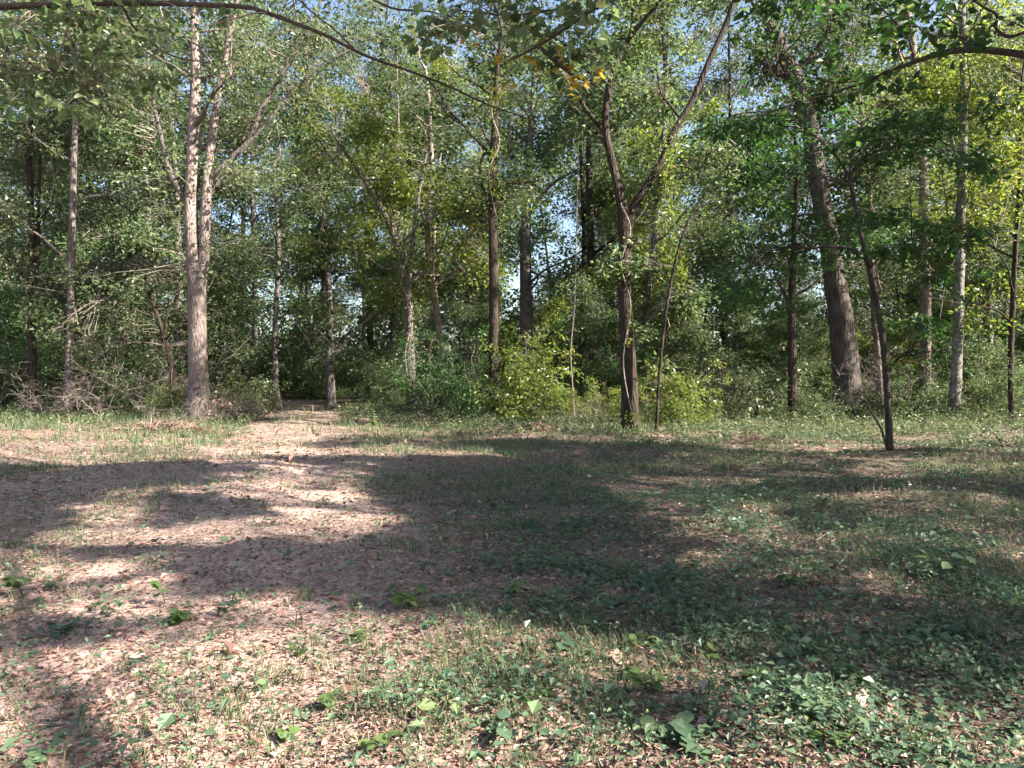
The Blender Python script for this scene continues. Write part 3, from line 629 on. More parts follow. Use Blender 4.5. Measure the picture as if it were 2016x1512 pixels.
def proto_shrub(seed, H, rad, ns, n_clump, n_per, size, spread, leaf, stem):
    rng = np.random.default_rng(seed); pts = []; parts = []
    for k in range(ns):
        a = rng.uniform(0, 6.28); w, r = rand_limb(rng, np.array([math.cos(a) * .25 * rad, math.sin(a) * .25 * rad, -.08]), .016, H * rng.uniform(.5, 1.3), a, rng.uniform(.55, 1.45))
        parts.append(('stem', tube_mesh('stem', w, r, stem, 5, 9, 0, rng), None)); pts.append(resample(w, r, 10)[0][2:])
    A = np.vstack(pts)
    C = A[rng.choice(len(A), n_clump)] + rng.normal(0, 1, (n_clump, 3)) * np.array([.34 * rad, .34 * rad, .2 * H])
    C = C[(C[:, 2] > .12) & (noise(C + seed, .55) > -.35)]
    V, F, t = sprays(rng, C, spread, n_per, size, .3)
    parts.append(('foliage', mk_mesh('foliage', V, [F], leaf, t), 'stuff'))
    V, F = twig_set(rng, C, A, .009, 2, spread * .8); parts.append(('twig_spray', mk_mesh('twig_spray', V, F, M['twig'], None, True), 'stuff'))
    return parts
SHR = [proto_shrub(240 + i, h, rad, 11, int(nc * 1.5), 34, .07, .3, M[lf], M['twig']) for i, (h, rad, nc, lf) in
       enumerate([(2.2, 1.3, 150, 'leaf_yellow'), (1.6, 1.2, 120, 'leaf'), (2.8, 1.5, 180, 'leaf'), (1.2, 1.1, 100, 'leaf_grey'), (2.4, 1.3, 150, 'leaf_deep')])]

ORD = ['first', 'second', 'third', 'fourth', 'fifth', 'sixth', 'seventh', 'eighth', 'ninth', 'tenth', 'eleventh', 'twelfth', 'thirteenth', 'fourteenth', 'fifteenth', 'sixteenth', 'seventeenth', 'eighteenth', 'nineteenth', 'twentieth']
ORD += ['twenty-' + o for o in ORD[:9]] + ['thirtieth'] + ['thirty-' + o for o in ORD[:9]] + ['fortieth'] + ['forty-' + o for o in ORD[:9]] + ['fiftieth'] + ['fifty-' + o for o in ORD[:9]] + ['sixtieth'] + ['sixty-' + o for o in ORD[:9]] + ['seventieth'] + ['seventy-' + o for o in ORD[:9]] + ['eightieth'] + ['eighty-' + o for o in ORD[:9]] + ['ninetieth'] + ['ninety-' + o for o in ORD[:9]]
def off_track(x, y, m=1.0): return abs(x - float(track_x(y))) > float(track_w(y)) + m or y > 44
def scatter(rng, n, y0, y1, mind, half=.78, margin=1.0, existing=()):
    pts = list(existing); out = []
    for k in range(n * 40):
        if len(out) >= n: break
        y = rng.uniform(y0 ** 2, y1 ** 2) ** .5; x = rng.uniform(-half, half) * y
        if not off_track(x, y, margin): continue
        if all((x - a) ** 2 + (y - b) ** 2 > mind ** 2 for a, b in pts): pts.append((x, y)); out.append((x, y))
    return sorted(out, key=lambda q: q[0] / q[1])
hb = [(b[0], b[1]) for _, _, b in HT.values()]
rng = np.random.default_rng(301)
def edge_y(x):   # front edge of the wood
    return np.interp(x, [-25, -16, -10, -6, -2, 2, 5, 9, 14, 25], [26, 27, 29, 36, 30, 24, 26, 26, 26, 24])
back = [q for q in scatter(rng, 62, 33, 68, 3.4, .8, 1.5, hb) if q[1] > edge_y(q[0]) + 3]
for k, (x, y) in enumerate(back):
    place(BIG[rng.integers(5)], 'background_tree', 'tall tree in the back rows of the wood, %s from the left' % ORD[k], 'tree', x, y, rng.uniform(0, 6.28), rng.uniform(.85, 1.15), 'tall trees in the back rows')
und = [q for q in scatter(rng, 46, 26, 48, 2.4, .76, 1.6, hb) if q[1] > edge_y(q[0]) + 1.0]
for k, (x, y) in enumerate(und):
    place(UND[rng.integers(5)], 'understorey_tree', 'small leafy understorey tree inside the wood, %s from the left' % ORD[k], 'tree', x, y, rng.uniform(0, 6.28), rng.uniform(.75, 1.15), 'understorey trees in the wood')
shr = [q for q in scatter(rng, 36, 25, 46, 1.5, .74, 1.8) if q[1] > edge_y(q[0])]
for k, (x, y) in enumerate(shr):
    place(SHR[rng.integers(1, 5)], 'shrub', 'leafy shrub on the floor of the wood, %s from the left' % ORD[k], 'shrub', x, y, rng.uniform(0, 6.28), rng.uniform(.7, 1.25), 'shrubs on the floor of the wood')
# shrubs with a place of their own
for (u, d, kind, sc, lab) in [
    (1040, 23.5, 0, 1.15, 'bright yellow-green shrub right of the slim middle tree'), (1130, 23.0, 0, .55, 'low yellow-green shrub between bright shrub and forked tree'),
    (1200, 22.5, 0, .5, 'yellow-green shrub hugging the left side of the forked tree'), (985, 25.5, 1, .7, 'mid-green shrub crowding the slim middle tree'),
    (900, 25.5, 4, .9, 'dark shrub in shade left of the slim middle tree'), (850, 27, 4, 1.0, 'dark shrub at the foot of the leaning leafy tree'), (770, 30, 2, .9, 'dull shrub on the right verge of the track bend'),
    (1345, 21.5, 0, .75, 'sunlit yellowish shrub right of the forked tree'), (1430, 25, 3, 1.3, 'greyish dry-looking shrub left of the thin straight tree'), (1500, 27, 1, 1.2, 'green shrub behind the sunlit gap left of the oak'),
    (342, 24.5, 0, .5, 'small bright shrub at the foot of the pale twin-stem tree'), (455, 25.5, 3, 1.0, 'brownish scrub right of the pale twin-stem tree'), (500, 29, 0, .6, 'yellow-tinged bush at the left verge of the track bend'),
    (250, 27.5, 1, 1.2, 'scrubby green bush between slim tree and leaning trunk'), (190, 28.5, 2, 1.0, 'tall bush behind the bare tangle at left'), (20, 28, 2, 1.1, 'bush at the left edge behind the dark slim tree'), (570, 45, 2, 1.5, 'shaded bush closing the far end of the track, left one'), (608, 48, 1, 1.9, 'shaded bush closing the far end of the track, middle one'), (640, 46, 2, 1.3, 'shaded bush closing the far end of the track, right one'),
    (1610, 24, 1, .6, 'low bush before the oak on its left'), (1700, 25, 3, .7, 'low bush before the oak on its right'), (1830, 24.5, 1, .8, 'low bush left of the lichen-patched tree'), (1945, 23.5, 2, .7, 'bush right of the lichen-patched tree')]:
    p = P(u, 780, d); place(SHR[kind], 'shrub', lab, 'shrub', p[0], p[1], rng.uniform(0, 6.28), sc, 'shrubs along the edge of the clearing')

# ================================================================== far wood, one mass
rng = np.random.default_rng(401)
K = 4200
a = rng.uniform(-.75, .75, K); dd = rng.uniform(62, 92, K); C = np.stack([a * dd, dd, rng.uniform(0, 1, K) ** 1.4 * 42], 1)
C = C[(noise(C * np.array([1, .2, 1]), 3.5) > .05) | (C[:, 2] < 7)]
a2 = rng.uniform(-.75, .75, 1500); d2 = rng.uniform(56, 74, 1500)
u_, v_, _f = to_px(C)
C = C[~((((u_ - 1120) / 75) ** 2 + ((v_ - 570) / 80) ** 2 < 1) | (((u_ - 620) / 110) ** 2 + ((v_ - 440) / 70) ** 2 < 1) | (((u_ - 930) / 60) ** 2 + ((v_ - 560) / 60) ** 2 < 1))]
C = np.vstack([C, np.stack([(lambda a, d: a * d)(a2, d2), d2, rng.uniform(.2, 1, 1500) * rng.uniform(.3, 9, 1500)], 1)])
V, F, t = sprays(rng, C, 1.7, 38, .285, .3)
far = link('far_wood', mk_mesh('far_wood', V, [F], M['leaf_far'], t), kind='stuff'); far['label'] = 'hazy mass of foliage far behind the trees'; far['category'] = 'wood'

# ================================================================== trees behind and beside the viewer that shade the clearing
rng = np.random.default_rng(501)
spots = [(8.5, -3.0), (13.5, 0.5), (16.5, 6.5), (10.5, -8.0), (18.5, -5.0), (5.5, -6.0), (20.5, 12), (23, 3), (14.5, 11.5), (26, 17), (24.5, -4.0), (28, 9)]
def clear_of(C, s):
    # trunks that catch the sun: how near does the sun ray through each clump pass
    ok = np.ones(len(C), bool)
    for key, z0, z1, rr in (('A', .2, 7, .75), ('B', .2, 5, .5), ('D', 0, 1.6, .6), ('I', 0, 2.5, .6), ('L', 3.5, 5.5, .6)):
        b = HT[key][2]
        for z in np.arange(z0, z1, .5):
            q = C - (b + np.array([0, 0, z])); t = q @ LD
            ok &= ~(np.linalg.norm(q - t[:, None] * LD, axis=1) < rr)
    return ok
cN = 66000
s = np.stack([rng.uniform(-26, 24, cN), rng.uniform(1.5, 46, cN), np.zeros(cN)], 1)
s[:20000] = np.stack([rng.uniform(-10, 1, 20000), rng.uniform(3, 14, 20000), np.zeros(20000)], 1)
h = rng.uniform(6.0, 19, cN)
C = s - LD * (h / -LD[2])[:, None] * np.array([1, 1, 1]); 
keep = rng.uniform(0, 1, cN) < shade_map(s)
u, v, f = to_px(C)
keep &= rng.uniform(0, 1, cN) < np.where(clear_of(C, s), 1, .22)
keep &= ~((f > -1) & (v > -220) & (v < 1600) & (u > -250) & (u < 2270))
C = C[keep]
tg = [HC[rng.integers(0, len(HC), 800)], LIMB[rng.integers(0, len(LIMB), 500)]]
tg = np.vstack(tg) + rng.normal(0, .3, (1300, 3)); Cx = tg - LD * rng.uniform(5, 13, (1300, 1))
u, v, f = to_px(Cx); Cx = Cx[~((f > -1) & (v > -150) & (v < 1600) & (u > -150) & (u < 2150))]
C = np.vstack([C, Cx])
sp = np.array(spots); own = ((C[:, None, :2] - sp[None]) ** 2).sum(-1).argmin(1)
for k, (x, y) in enumerate(spots):
    Ck = C[own == k]
    if len(Ck) < 5: continue
    base = np.array([x, y, gzf(x, y)])
    root = thing('shade_tree', 'tall tree behind the viewer that shades the clearing', 'tree', base, group='trees behind the viewer')
    H = 15; z = np.linspace(-.1, H, 7); pts = np.stack([x + rng.normal(0, .1, 7), y + rng.normal(0, .1, 7), z], 1)
    link('trunk', tube_mesh('trunk', pts, .25 * np.linspace(1.2, .2, 7), M['bark_dark'], 10, 24, .05, rng, base), root)
    A = [resample(pts, np.ones(7), 30)[0][12:]]
    for j in range(5):
        tgt = Ck[rng.integers(len(Ck))]; p0 = np.array([x, y, rng.uniform(4.5, 8)])
        w = np.array([p0, p0 * .5 + tgt * .5 + np.array([0, 0, .5]), tgt]); link('limb', tube_mesh('limb', w, [.04, .028, .01], M['bark_dark'], 6, 12, .03, rng, base), root)
        A.append(resample(w, [1, 1, 1], 12)[0][3:])
    V, F, t = sprays(rng, Ck, .17, 10, .115, .35)
    link('crown', mk_mesh('crown', V - base, [F], M['leaf'], t), root, 'stuff')
    A = np.vstack(A); Cs = Ck[:: max(1, len(Ck) // 250)]
    V, F = twig_set(rng, Cs, A, .02, 1, .3); link('twig_spray', mk_mesh('twig_spray', V - base, F, M['twig'], None, True), root, 'stuff')

# ================================================================== ground cover
def area_pts(rng, n, y0, y1, half=.78, power=1.0):
    t = rng.uniform(0, 1, n); y = y0 * (y1 / y0) ** (t ** power); x = rng.uniform(-half, half, n) * (y + .6)
    return x, y
def cover_density(x, y):
    p = np.stack([x, y, x * 0], -1); b = bare(x, y)
    g = np.clip((x + 1.0 + .9 * noise(p, 1.7)) / 1.8, 0, 1)
    near_ = np.interp(y, [2.4, 4.2, 5.5], [.35, .6, 1])
    patch = near_ * np.clip(.32 + .85 * noise(p, .5), .03, 1)
    mid = np.interp(y, [2, 4, 7, 10, 16, 20], [1, 1.5, 1.4, .9, .8, .9])
    return np.clip(.06 + g * patch * mid * (1 - .8 * b) , .015, 1)
# fallen leaves
rng = np.random.default_rng(601)
n = 100000
x, y = area_pts(rng, n, 2.3, 30)
b = bare(x, y); k = rng.uniform(0, 1, n) < 1 - .35 * b
x, y, b = x[k], y[k], b[k]; n = len(x)
z = gz(x, y) + rng.uniform(.002, .02, n)
ax = np.stack([rng.normal(0, 1, n), rng.normal(0, 1, n), rng.normal(0, .12, n)], 1); nm = np.stack([rng.normal(0, .35, n), rng.normal(0, .35, n), np.ones(n)], 1)
L = rng.gamma(4, .0082, n) * (1 - .6 * b) * np.interp(y, [2, 6, 30], [1, 1.1, 2.0])
V, F = leaf_cards(rng, np.stack([x, y, z], 1), ax, nm, L, L * rng.uniform(.28, .6, n), rng.normal(.1, .25, n)[:, None], .05)
o = link('leaf_litter', mk_mesh('leaf_litter', V, [F], M['litter'], rep4(np.clip(rng.beta(2, 2, n) + .08 * b, 0, 1))), kind='stuff'); o['label'] = 'brown leaf litter strewn over the clearing floor'; o['category'] = 'leaf litter'
# small reddish crumbs of broken leaves
n = 90000
x, y = area_pts(rng, n, 2.3, 22); b = bare(x, y); k = rng.uniform(0, 1, n) < .35 + b; x, y = x[k], y[k]; n = len(x)
ax = np.stack([rng.normal(0, 1, n), rng.normal(0, .8, n), rng.normal(0, .2, n)], 1); nm = np.stack([rng.normal(0, .5, n), rng.normal(0, .5, n), np.ones(n)], 1)
L = rng.gamma(3, .0085, n) * np.interp(y, [2, 5, 22], [1, 1.2, 2.6])
V, F = leaf_cards(rng, np.stack([x, y, gz(x, y) + rng.uniform(.001, .016, n)], 1), ax, nm, L, L * rng.uniform(.2, .6, n), rng.normal(.1, .3, n)[:, None], .05)
o = link('leaf_crumbs', mk_mesh('leaf_crumbs', V, [F], M['litter_red'], rep4(rng.uniform(0, .8, n))), kind='stuff'); o['label'] = 'reddish crumbs of broken leaves on the sandy track'; o['category'] = 'leaf litter'
# straw and twig bits
n = 44000
x, y = area_pts(rng, n, 2.3, 26); z = gz(x, y) + rng.uniform(.004, .03, n)
ax = np.stack([rng.normal(0, 1, n), rng.normal(0, .7, n), rng.normal(0, .16, n)], 1); nm = np.stack([rng.normal(0, .5, n), rng.normal(0, .5, n), np.ones(n)], 1)
L = rng.gamma(4, .013, n) * np.interp(y, [2, 6, 26], [1, 1.2, 2.2])
V, F = leaf_cards(rng, np.stack([x, y, z], 1), ax, nm, L, np.clip(L * .06, .002, .004) * np.interp(y, [2, 10, 26], [1, 1.5, 3]), .2, .03)
o = link('dry_straw', mk_mesh('dry_straw', V, [F], M['straw'], rep4(rng.uniform(0, 1, n))), kind='stuff'); o['label'] = 'dry straw and twig bits among the fallen leaves'; o['category'] = 'straw'
# low leafy cover
n = 50000
x, y = area_pts(rng, n, 2.4, 24); k = rng.uniform(0, 1, n) < cover_density(x, y); x, y = x[k], y[k]; n = len(x)
m = 7
px = x[:, None] + rng.normal(0, .055, (n, m)) * np.interp(y, [2, 24], [1, 2])[:, None]; py = y[:, None] + rng.normal(0, .055, (n, m)) * np.interp(y, [2, 24], [1, 2])[:, None]
hh = rng.uniform(.02, .13, (n, 1)) * rng.uniform(.4, 1.2, (n, m)); pz = gz(px, py) + hh
N = n * m
ax = np.stack([rng.normal(0, 1, N), rng.normal(0, 1, N), rng.normal(0, .25, N)], 1); nm = np.stack([rng.normal(0, .4, N), rng.normal(0, .4, N), np.ones(N)], 1)
L = rng.gamma(3.5, .0082, N) * np.repeat(np.interp(y, [2, 5, 24], [.85, 1, 1.9]), m)
V, F = leaf_cards(rng, np.stack([px, py, pz], -1).reshape(-1, 3), ax, nm, L, L * rng.uniform(.5, .8, N), .12, .15)
t = np.clip(np.repeat(rng.uniform(0, 1, n), m) * .6 + rng.uniform(0, .4, N), 0, 1)
o = link('ground_cover', mk_mesh('ground_cover', V, [F], M['cover'], rep4(t)), kind='stuff'); o['label'] = 'low green ground cover spreading over the shaded clearing'; o['category'] = 'ground cover'
# grass
def blades(rng, x, y, z, hgt, wid, bend):
    n = len(x); a = rng.uniform(0, 6.28, n); dx, dy = np.cos(a), np.sin(a); sx, sy = -dy, dx
    V = np.zeros((n, 7, 3)); tt = [0, .4, .75, 1]
    for i, tq in enumerate(tt):
        ox = dx * bend * hgt * tq * tq; oy = dy * bend * hgt * tq * tq; oz = hgt * (tq - .35 * bend * tq * tq)
        w = wid * (1 - tq) ** .6 * .5
        if i < 3:
            V[:, 2 * i] = np.stack([x + ox - sx * w, y + oy - sy * w, z + oz], 1); V[:, 2 * i + 1] = np.stack([x + ox + sx * w, y + oy + sy * w, z + oz], 1)
        else: V[:, 6] = np.stack([x + ox, y + oy, z + oz], 1)
    b = np.arange(n)[:, None] * 7
    Q = np.concatenate([b + np.array([0, 1, 3, 2]), b + np.array([2, 3, 5, 4])]); T = b + np.array([4, 5, 6])
    return V.reshape(-1, 3), [Q, T]
def grass_density(x, y):
    p = np.stack([x, y, x * 0 + 2], -1); b = bare(x, y)
    return np.clip(np.interp(y, [2, 6, 9, 13, 17, 26], [.95, .9, .85, .8, .8, .8]) * (.5 + 1.0 * noise(p, 1.3)) * (1 - .75 * b * (y < 22)), .01, 1)
n = 23000
x, y = area_pts(rng, n, 2.4, 34, .78, .8); k = rng.uniform(0, 1, n) < grass_density(x, y); x, y = x[k], y[k]; on = (np.abs(x - track_x(y)) < track_w(y) * .85) & (y < 40) & (y > 10); k = ~on | (rng.uniform(0, 1, len(x)) < .25); x, y = x[k], y[k]; n = len(x)
m = 7; px = (x[:, None] + rng.normal(0, .03, (n, m)) * np.interp(y, [2, 30], [1, 4])[:, None]).ravel(); py = (y[:, None] + rng.normal(0, .03, (n, m)) * np.interp(y, [2, 30], [1, 4])[:, None]).ravel()
hg = np.repeat(np.interp(y, [2, 9, 14, 20, 34], [.11, .12, .16, .32, .42]) * rng.uniform(.5, 1.4, n), m) * rng.uniform(.5, 1.2, n * m)
V, F = blades(rng, px, py, gz(px, py) - .01, hg, np.interp(py, [2, 8, 34], [.005, .009, .03]), rng.uniform(.2, 1.1, n * m))
t = np.repeat(np.clip(np.repeat(rng.uniform(0, .75, n), m) + rng.uniform(0, .25, n * m), 0, 1), 7)
o = link('grass', mk_mesh('grass', V, F, M['grass'], t), kind='stuff'); o['label'] = 'wispy grass growing through the clearing and along its edges'; o['category'] = 'grass'

# ================================================================== vines, tangles and dead wood
rng = np.random.default_rng(701)
def vine(label, path, d, leaf, seed, n_leaf, w=2.0, spread=.16, size=.07, pale=True):
    rg = np.random.default_rng(seed); W, Rr = px_path([(u, v, w) for u, v in path], d)
    W[1:-1] += rg.normal(0, .04, W[1:-1].shape)
    base = W[0].copy(); root = thing('climbing_vine', label, 'vine', base, group='vines on the trees')
    link('stem', tube_mesh('stem', W, Rr, M['twig_pale' if pale else 'twig'], 5, 40, 0, rg, base), root)
    if n_leaf:
        a, _ = resample(W, Rr, 60); C = a[rg.choice(60, n_leaf)] + rg.normal(0, spread * .6, (n_leaf, 3)) + np.array([0, -.12, 0])
        V, F, t = sprays(rg, C, spread, 12, size, .8, .4)
        link('foliage', mk_mesh('foliage', V - base, [F], leaf, t), root, 'stuff')
vine('long thin bare vine hanging left of the forked tree', [(1131, 822), (1126, 740), (1124, 690), (1130, 600), (1135, 500), (1137, 400), (1140, 300)], 22.0, None, 71, 0, 2.2)
vine('leafy vine wrapping the forked tree below its fork', [(1252, 850), (1230, 720), (1246, 600), (1220, 520), (1240, 450), (1222, 400)], 19.55, M['leaf_yellow'], 72, 6, 3, .08)
vine('yellow-green vine hanging from the right arm of the forked tree', [(1330, 560), (1318, 480), (1308, 400), (1312, 330), (1330, 262)], 19.6, M['leaf_yellow'], 73, 70, 2, .2)
vine('vine climbing the upper half of the slim middle tree', [(975, 420), (962, 340), (984, 280), (968, 220), (985, 170)], 25.3, M['leaf_yellow'], 74, 40, 3, .22)
vine('vine mantle around the leaning leafy tree by the track', [(812, 800), (800, 700), (812, 620), (790, 560), (800, 500), (772, 440)], 28.7, M['leaf_grey'], 75, 80, 3, .26)
vine('curling pale vine beside the slim sunlit tree at left', [(146, 600), (156, 650), (180, 668), (196, 690), (188, 712), (170, 700), (166, 660), (178, 620)], 25.2, None, 76, 0, 3)
vine('bare looping vine among the tangle left of the pale tree', [(150, 815), (166, 780), (186, 740), (192, 690), (178, 640), (186, 600), (200, 560)], 25.4, None, 77, 0, 3)
vine('leafy vine on the dull grey trunk behind the forked tree', [(1268, 780), (1262, 690), (1284, 580), (1280, 480), (1304, 380), (1300, 280)], 31.6, M['leaf_yellow'], 78, 90, 3, .3)
def tangle(label, u0, u1, d, top, n, seed, mat='twig_pale', leaf=None):
    rg = np.random.default_rng(seed); x0 = P(u0, 780, d)[0]; x1 = P(u1, 780, d)[0]; bx = (x0 + x1) / 2; base = np.array([bx, d, gzf(bx, d)])
    root = thing('bare_tangle', label, 'brush', base, group='bare tangles of vines and stems'); A = []
    for k in range(n):
        p0 = np.array([rg.uniform(x0, x1), d + rg.normal(0, .5), base[2] - .05]); H = top * rg.uniform(.5, 1.1)
        dr = nrmz(np.array([rg.normal(0, .55), rg.normal(0, .35), 1])); pts = [p0]
        for j in range(6): dr = nrmz(dr + rg.normal(0, .32, 3) + np.array([0, 0, -.13 * (j > 2)])); pts.append(pts[-1] + dr * H / 6)
        w = np.array(pts); rr = np.linspace(.016, .005, 7) * rg.uniform(.6, 1.3)
        w2, r2_ = resample(w, rr, 22); w2[1:] += rg.normal(0, .022, w2[1:].shape); V, F = tubes((w2 - base)[None], r2_[None], 5); link('stem', mk_mesh('stem', V, [F], M[mat], None, True), root); A.append(resample(w, rr, 14)[0][4:])
    A = np.vstack(A); C = A[rg.choice(len(A), n * 14)] + rg.normal(0, .3, (n * 14, 3)); C = C[C[:, 2] > .1]
    V, F = twig_set(rg, C, A, .010, 3, .34); link('twig_spray', mk_mesh('twig_spray', V - base, F, M[mat], None, True), root, 'stuff')
    if leaf:
        V, F, t = sprays(rg, C[::3], .25, 14, .06, .5); link('foliage', mk_mesh('foliage', V - base, [F], leaf, t), root, 'stuff')
tangle('pale bare tangle of stems just right of the slim sunlit tree', 150, 235, 25.0, 3.2, 13, 81)
tangle('bare scrubby tangle around the dark slim tree at left edge', 25, 110, 25.6, 2.2, 12, 82)
tangle('tall bare vine tangle left of the pale twin-stem tree', 295, 362, 26.0, 4.2, 14, 83)
tangle('reddish dry brush heaped right of the pale tree foot', 410, 480, 24.4, 1.1, 14, 84, 'twig', M['litter_red'])
tangle('low dry brush before the pale tree foot', 320, 430, 23.2, .6, 14, 85)
tangle('grey dead thicket left of the oak', 1400, 1470, 26.0, 2.4, 12, 86, 'twig', M['leaf_grey'])
tangle('thin bare stems under the bright yellow-green shrubs', 1040, 1200, 22.4, .9, 14, 87, 'twig')
tangle('dim bare thicket left of the slim middle tree', 830, 930, 26.0, 2.0, 13, 88, 'twig')
tangle('thin stems between oak and lichen-patched tree', 1690, 1850, 25.5, 3.4, 12, 89, 'twig')
# little seedling by the track
g = G(733, 852); base = np.array([g[0], g[1], gzf(g[0], g[1])])
root = thing('seedling', 'knee-high pale seedling with tiered leaves on the track verge', 'seedling', base)
link('stem', tube_mesh('stem', np.array([[0, 0, -.03], [.02, 0, .3], [0, 0, .62]]) + base, [.008, .006, .003], M['cover_y'], 5, 8, 0, rng, base), root)
mesh_seed = [leaf_mesh('leaf', M['cover_y'], .19, .07, 130 + i) for i in range(3)]
for i in range(7):
    for sd in (-1, 1, .3):
        put_leaf(root, base, mesh_seed[i % 3], base + np.array([0, 0, .17 + .065 * i]), (sd, rng.normal(0, .4), -.1), (0, -.35, 1), 1.05 - .08 * i)

# ================================================================== weeds, sticks and large fallen leaves near the viewer
mesh_weed = [leaf_mesh('leaf', M['cover_y'], .075, .06, 140 + i) for i in range(5)]
mesh_cov = [leaf_mesh('leaf', M['cover'], .07, .062, 150 + i) for i in range(5)]
def weed(label, u, v, h, n, meshes, sc, seed, rad=.1, group=None):
    rg = np.random.default_rng(seed); g = G(u, v); base = np.array([g[0], g[1], gzf(g[0], g[1])])
    root = thing('weed', label, 'weed', base, group=group); ns = max(2, n // 6)
    tips = []
    for k in range(ns):
        a = rg.uniform(0, 6.28); tip = np.array([math.cos(a) * rad * rg.uniform(.3, 1), math.sin(a) * rad * rg.uniform(.3, 1), h * rg.uniform(.6, 1.05)])
        w = np.array([[0, 0, -.01], tip * np.array([.35, .35, .6]), tip]) + base; tips.append(w)
        link('stem', tube_mesh('stem', w, [.003, .0025, .0015], M['cover'], 4, 6, 0, rg, base), root)
    for k in range(n):
        w = tips[k % ns]; t = rg.uniform(.45, 1.0); p = w[0] * (1 - t) ** 2 + 2 * w[1] * t * (1 - t) + w[2] * t * t; a = rg.uniform(0, 6.28)
        put_leaf(root, base, meshes[rg.integers(len(meshes))], p, (math.cos(a), math.sin(a), rg.normal(-.1, .25)), rg.normal(0, .3, 3) + np.array([0, 0, 1]), sc * rg.uniform(.65, 1.15))
for i, (lab, u, v, h, n, ms, sc, rd) in enumerate([
    ('bright green bushy weed where the sunlit sand meets the shade', 805, 1208, .17, 34, mesh_weed, 1.0, .13),
    ('pale leafy weed by the left edge on sunlit litter', 45, 1165, .16, 16, mesh_weed, 1.2, .16),
    ('flat weed on sunlit litter below the long shadow', 335, 1232, .07, 14, mesh_weed, 1.15, .14),
    ('two-leaved sprout standing at the end of the long shadow', 455, 1192, .10, 6, mesh_cov, 1.1, .08),
    ('single-leaved sprout on pinkish sand', 436, 1302, .05, 4, mesh_weed, .9, .04),
    ('light green sprout right of the sprout on sand', 585, 1290, .06, 7, mesh_weed, .9, .07),
    ('sunny sprout cluster at bottom centre-left', 635, 1395, .08, 14, mesh_weed, .9, .12),
    ('small bright weed in the brightest sand', 560, 1445, .06, 8, mesh_weed, .9, .09),
    ('yellowish weed cut by the bottom edge', 755, 1495, .07, 12, mesh_weed, .9, .08),
    ('dull weed at the lower left corner', 70, 1500, .07, 7, mesh_cov, .9, .08),
    ('large-leaved weed at bottom centre-right', 1385, 1470, .07, 8, mesh_cov, 1.5, .12),
    ('tall pale sprig right of the shade boundary', 1400, 1330, .2, 8, mesh_weed, .6, .04),
    ('bluish broad-leaved weed in the right shade', 1850, 1170, .2, 20, mesh_cov, 1.4, .2),
    ('fine weed cluster in the shade left of the bluish weed', 1330, 1160, .2, 26, mesh_cov, .9, .2),
    ('low weed by the right edge near the bottom', 1985, 1440, .08, 14, mesh_cov, .9, .12),
    ('trailing weed under the right edge shade', 1960, 1330, .12, 22, mesh_cov, 1.0, .22),
    ('heart-leaved weed half in sun at bottom middle', 960, 1470, .08, 12, mesh_cov, 1.1, .13),
    ('sunlit weed patch right of bottom middle', 1290, 1290, .08, 18, mesh_weed, .9, .18),
    ('sparse weed on the left litter in shadow', 110, 1236, .07, 10, mesh_cov, 1.1, .15),
    ('lone leafy weed on the grassy middle ground', 985, 1010, .2, 16, mesh_weed, 1.3, .16)]):
    weed(lab, u, v, h, n, ms, sc, 900 + i, rd, 'weeds near the viewer')
for i in range(46):
    u, v = rng.uniform(60, 1980), rng.uniform(1110, 1500)
    if rng.uniform() > (.25 if u < 800 else .9): continue
    weed('small round-leaved weed in the near ground cover', u, v, rng.uniform(.05, .14), int(rng.integers(7, 14)), mesh_cov if rng.uniform() < .7 else mesh_weed, rng.uniform(.7, 1.15), 1000 + i, rng.uniform(.06, .14), 'small round-leaved weeds')
# tufts of grass one can pick out
def tuft(label, u, v, n, h, seed):
    rg = np.random.default_rng(seed); g = G(u, v); base = np.array([g[0], g[1], gzf(g[0], g[1])])
    V, F = blades(rg, rg.normal(0, .035, n), rg.normal(0, .035, n), np.full(n, -.01), h * rg.uniform(.5, 1.15, n), np.full(n, .0065), rg.uniform(.15, .9, n))
    o = link('grass_tuft', mk_mesh('grass_tuft', V, F, M['grass'], np.repeat(rg.uniform(.1, .6, n), 7)), kind='stuff'); o.location = base; o['label'] = label; o['category'] = 'grass'; o['group'] = 'grass tufts near the viewer'
for i, (lab, u, v, n, h) in enumerate([('long pale grass tuft at the bottom right', 1800, 1490, 46, .2), ('upright sunlit grass tuft at bottom right of centre', 1640, 1390, 22, .2), ('yellowing grass tuft at the end of the long shadow', 598, 1180, 24, .16),
    ('grass tuft beside the bright bushy weed', 700, 1195, 24, .14), ('dark lush grass tuft in the middle shade', 1230, 1135, 50, .28), ('thin grass tuft in the lower right shade', 1560, 1300, 20, .2), ('grass wisps on sunlit litter at left', 420, 1262, 18, .09),
    ('grass wisps at the bottom centre', 905, 1395, 22, .12), ('tall single grass stalks right of centre', 1405, 1300, 6, .3), ('grass tuft near the right edge', 1930, 1270, 26, .22), ('grass tuft amid left shadow bands', 300, 1110, 24, .13), ('light grass tuft on the track middle', 640, 990, 30, .18), ('green tuft between the left shadow bands', 420, 960, 34, .18)]):
    tuft(lab, u, v, n, h, 1100 + i)
mesh_dead = [leaf_mesh('dead_leaf', M['litter_red' if i % 2 else 'litter'], .10, .075, 160 + i, i % 3 == 0) for i in range(8)]
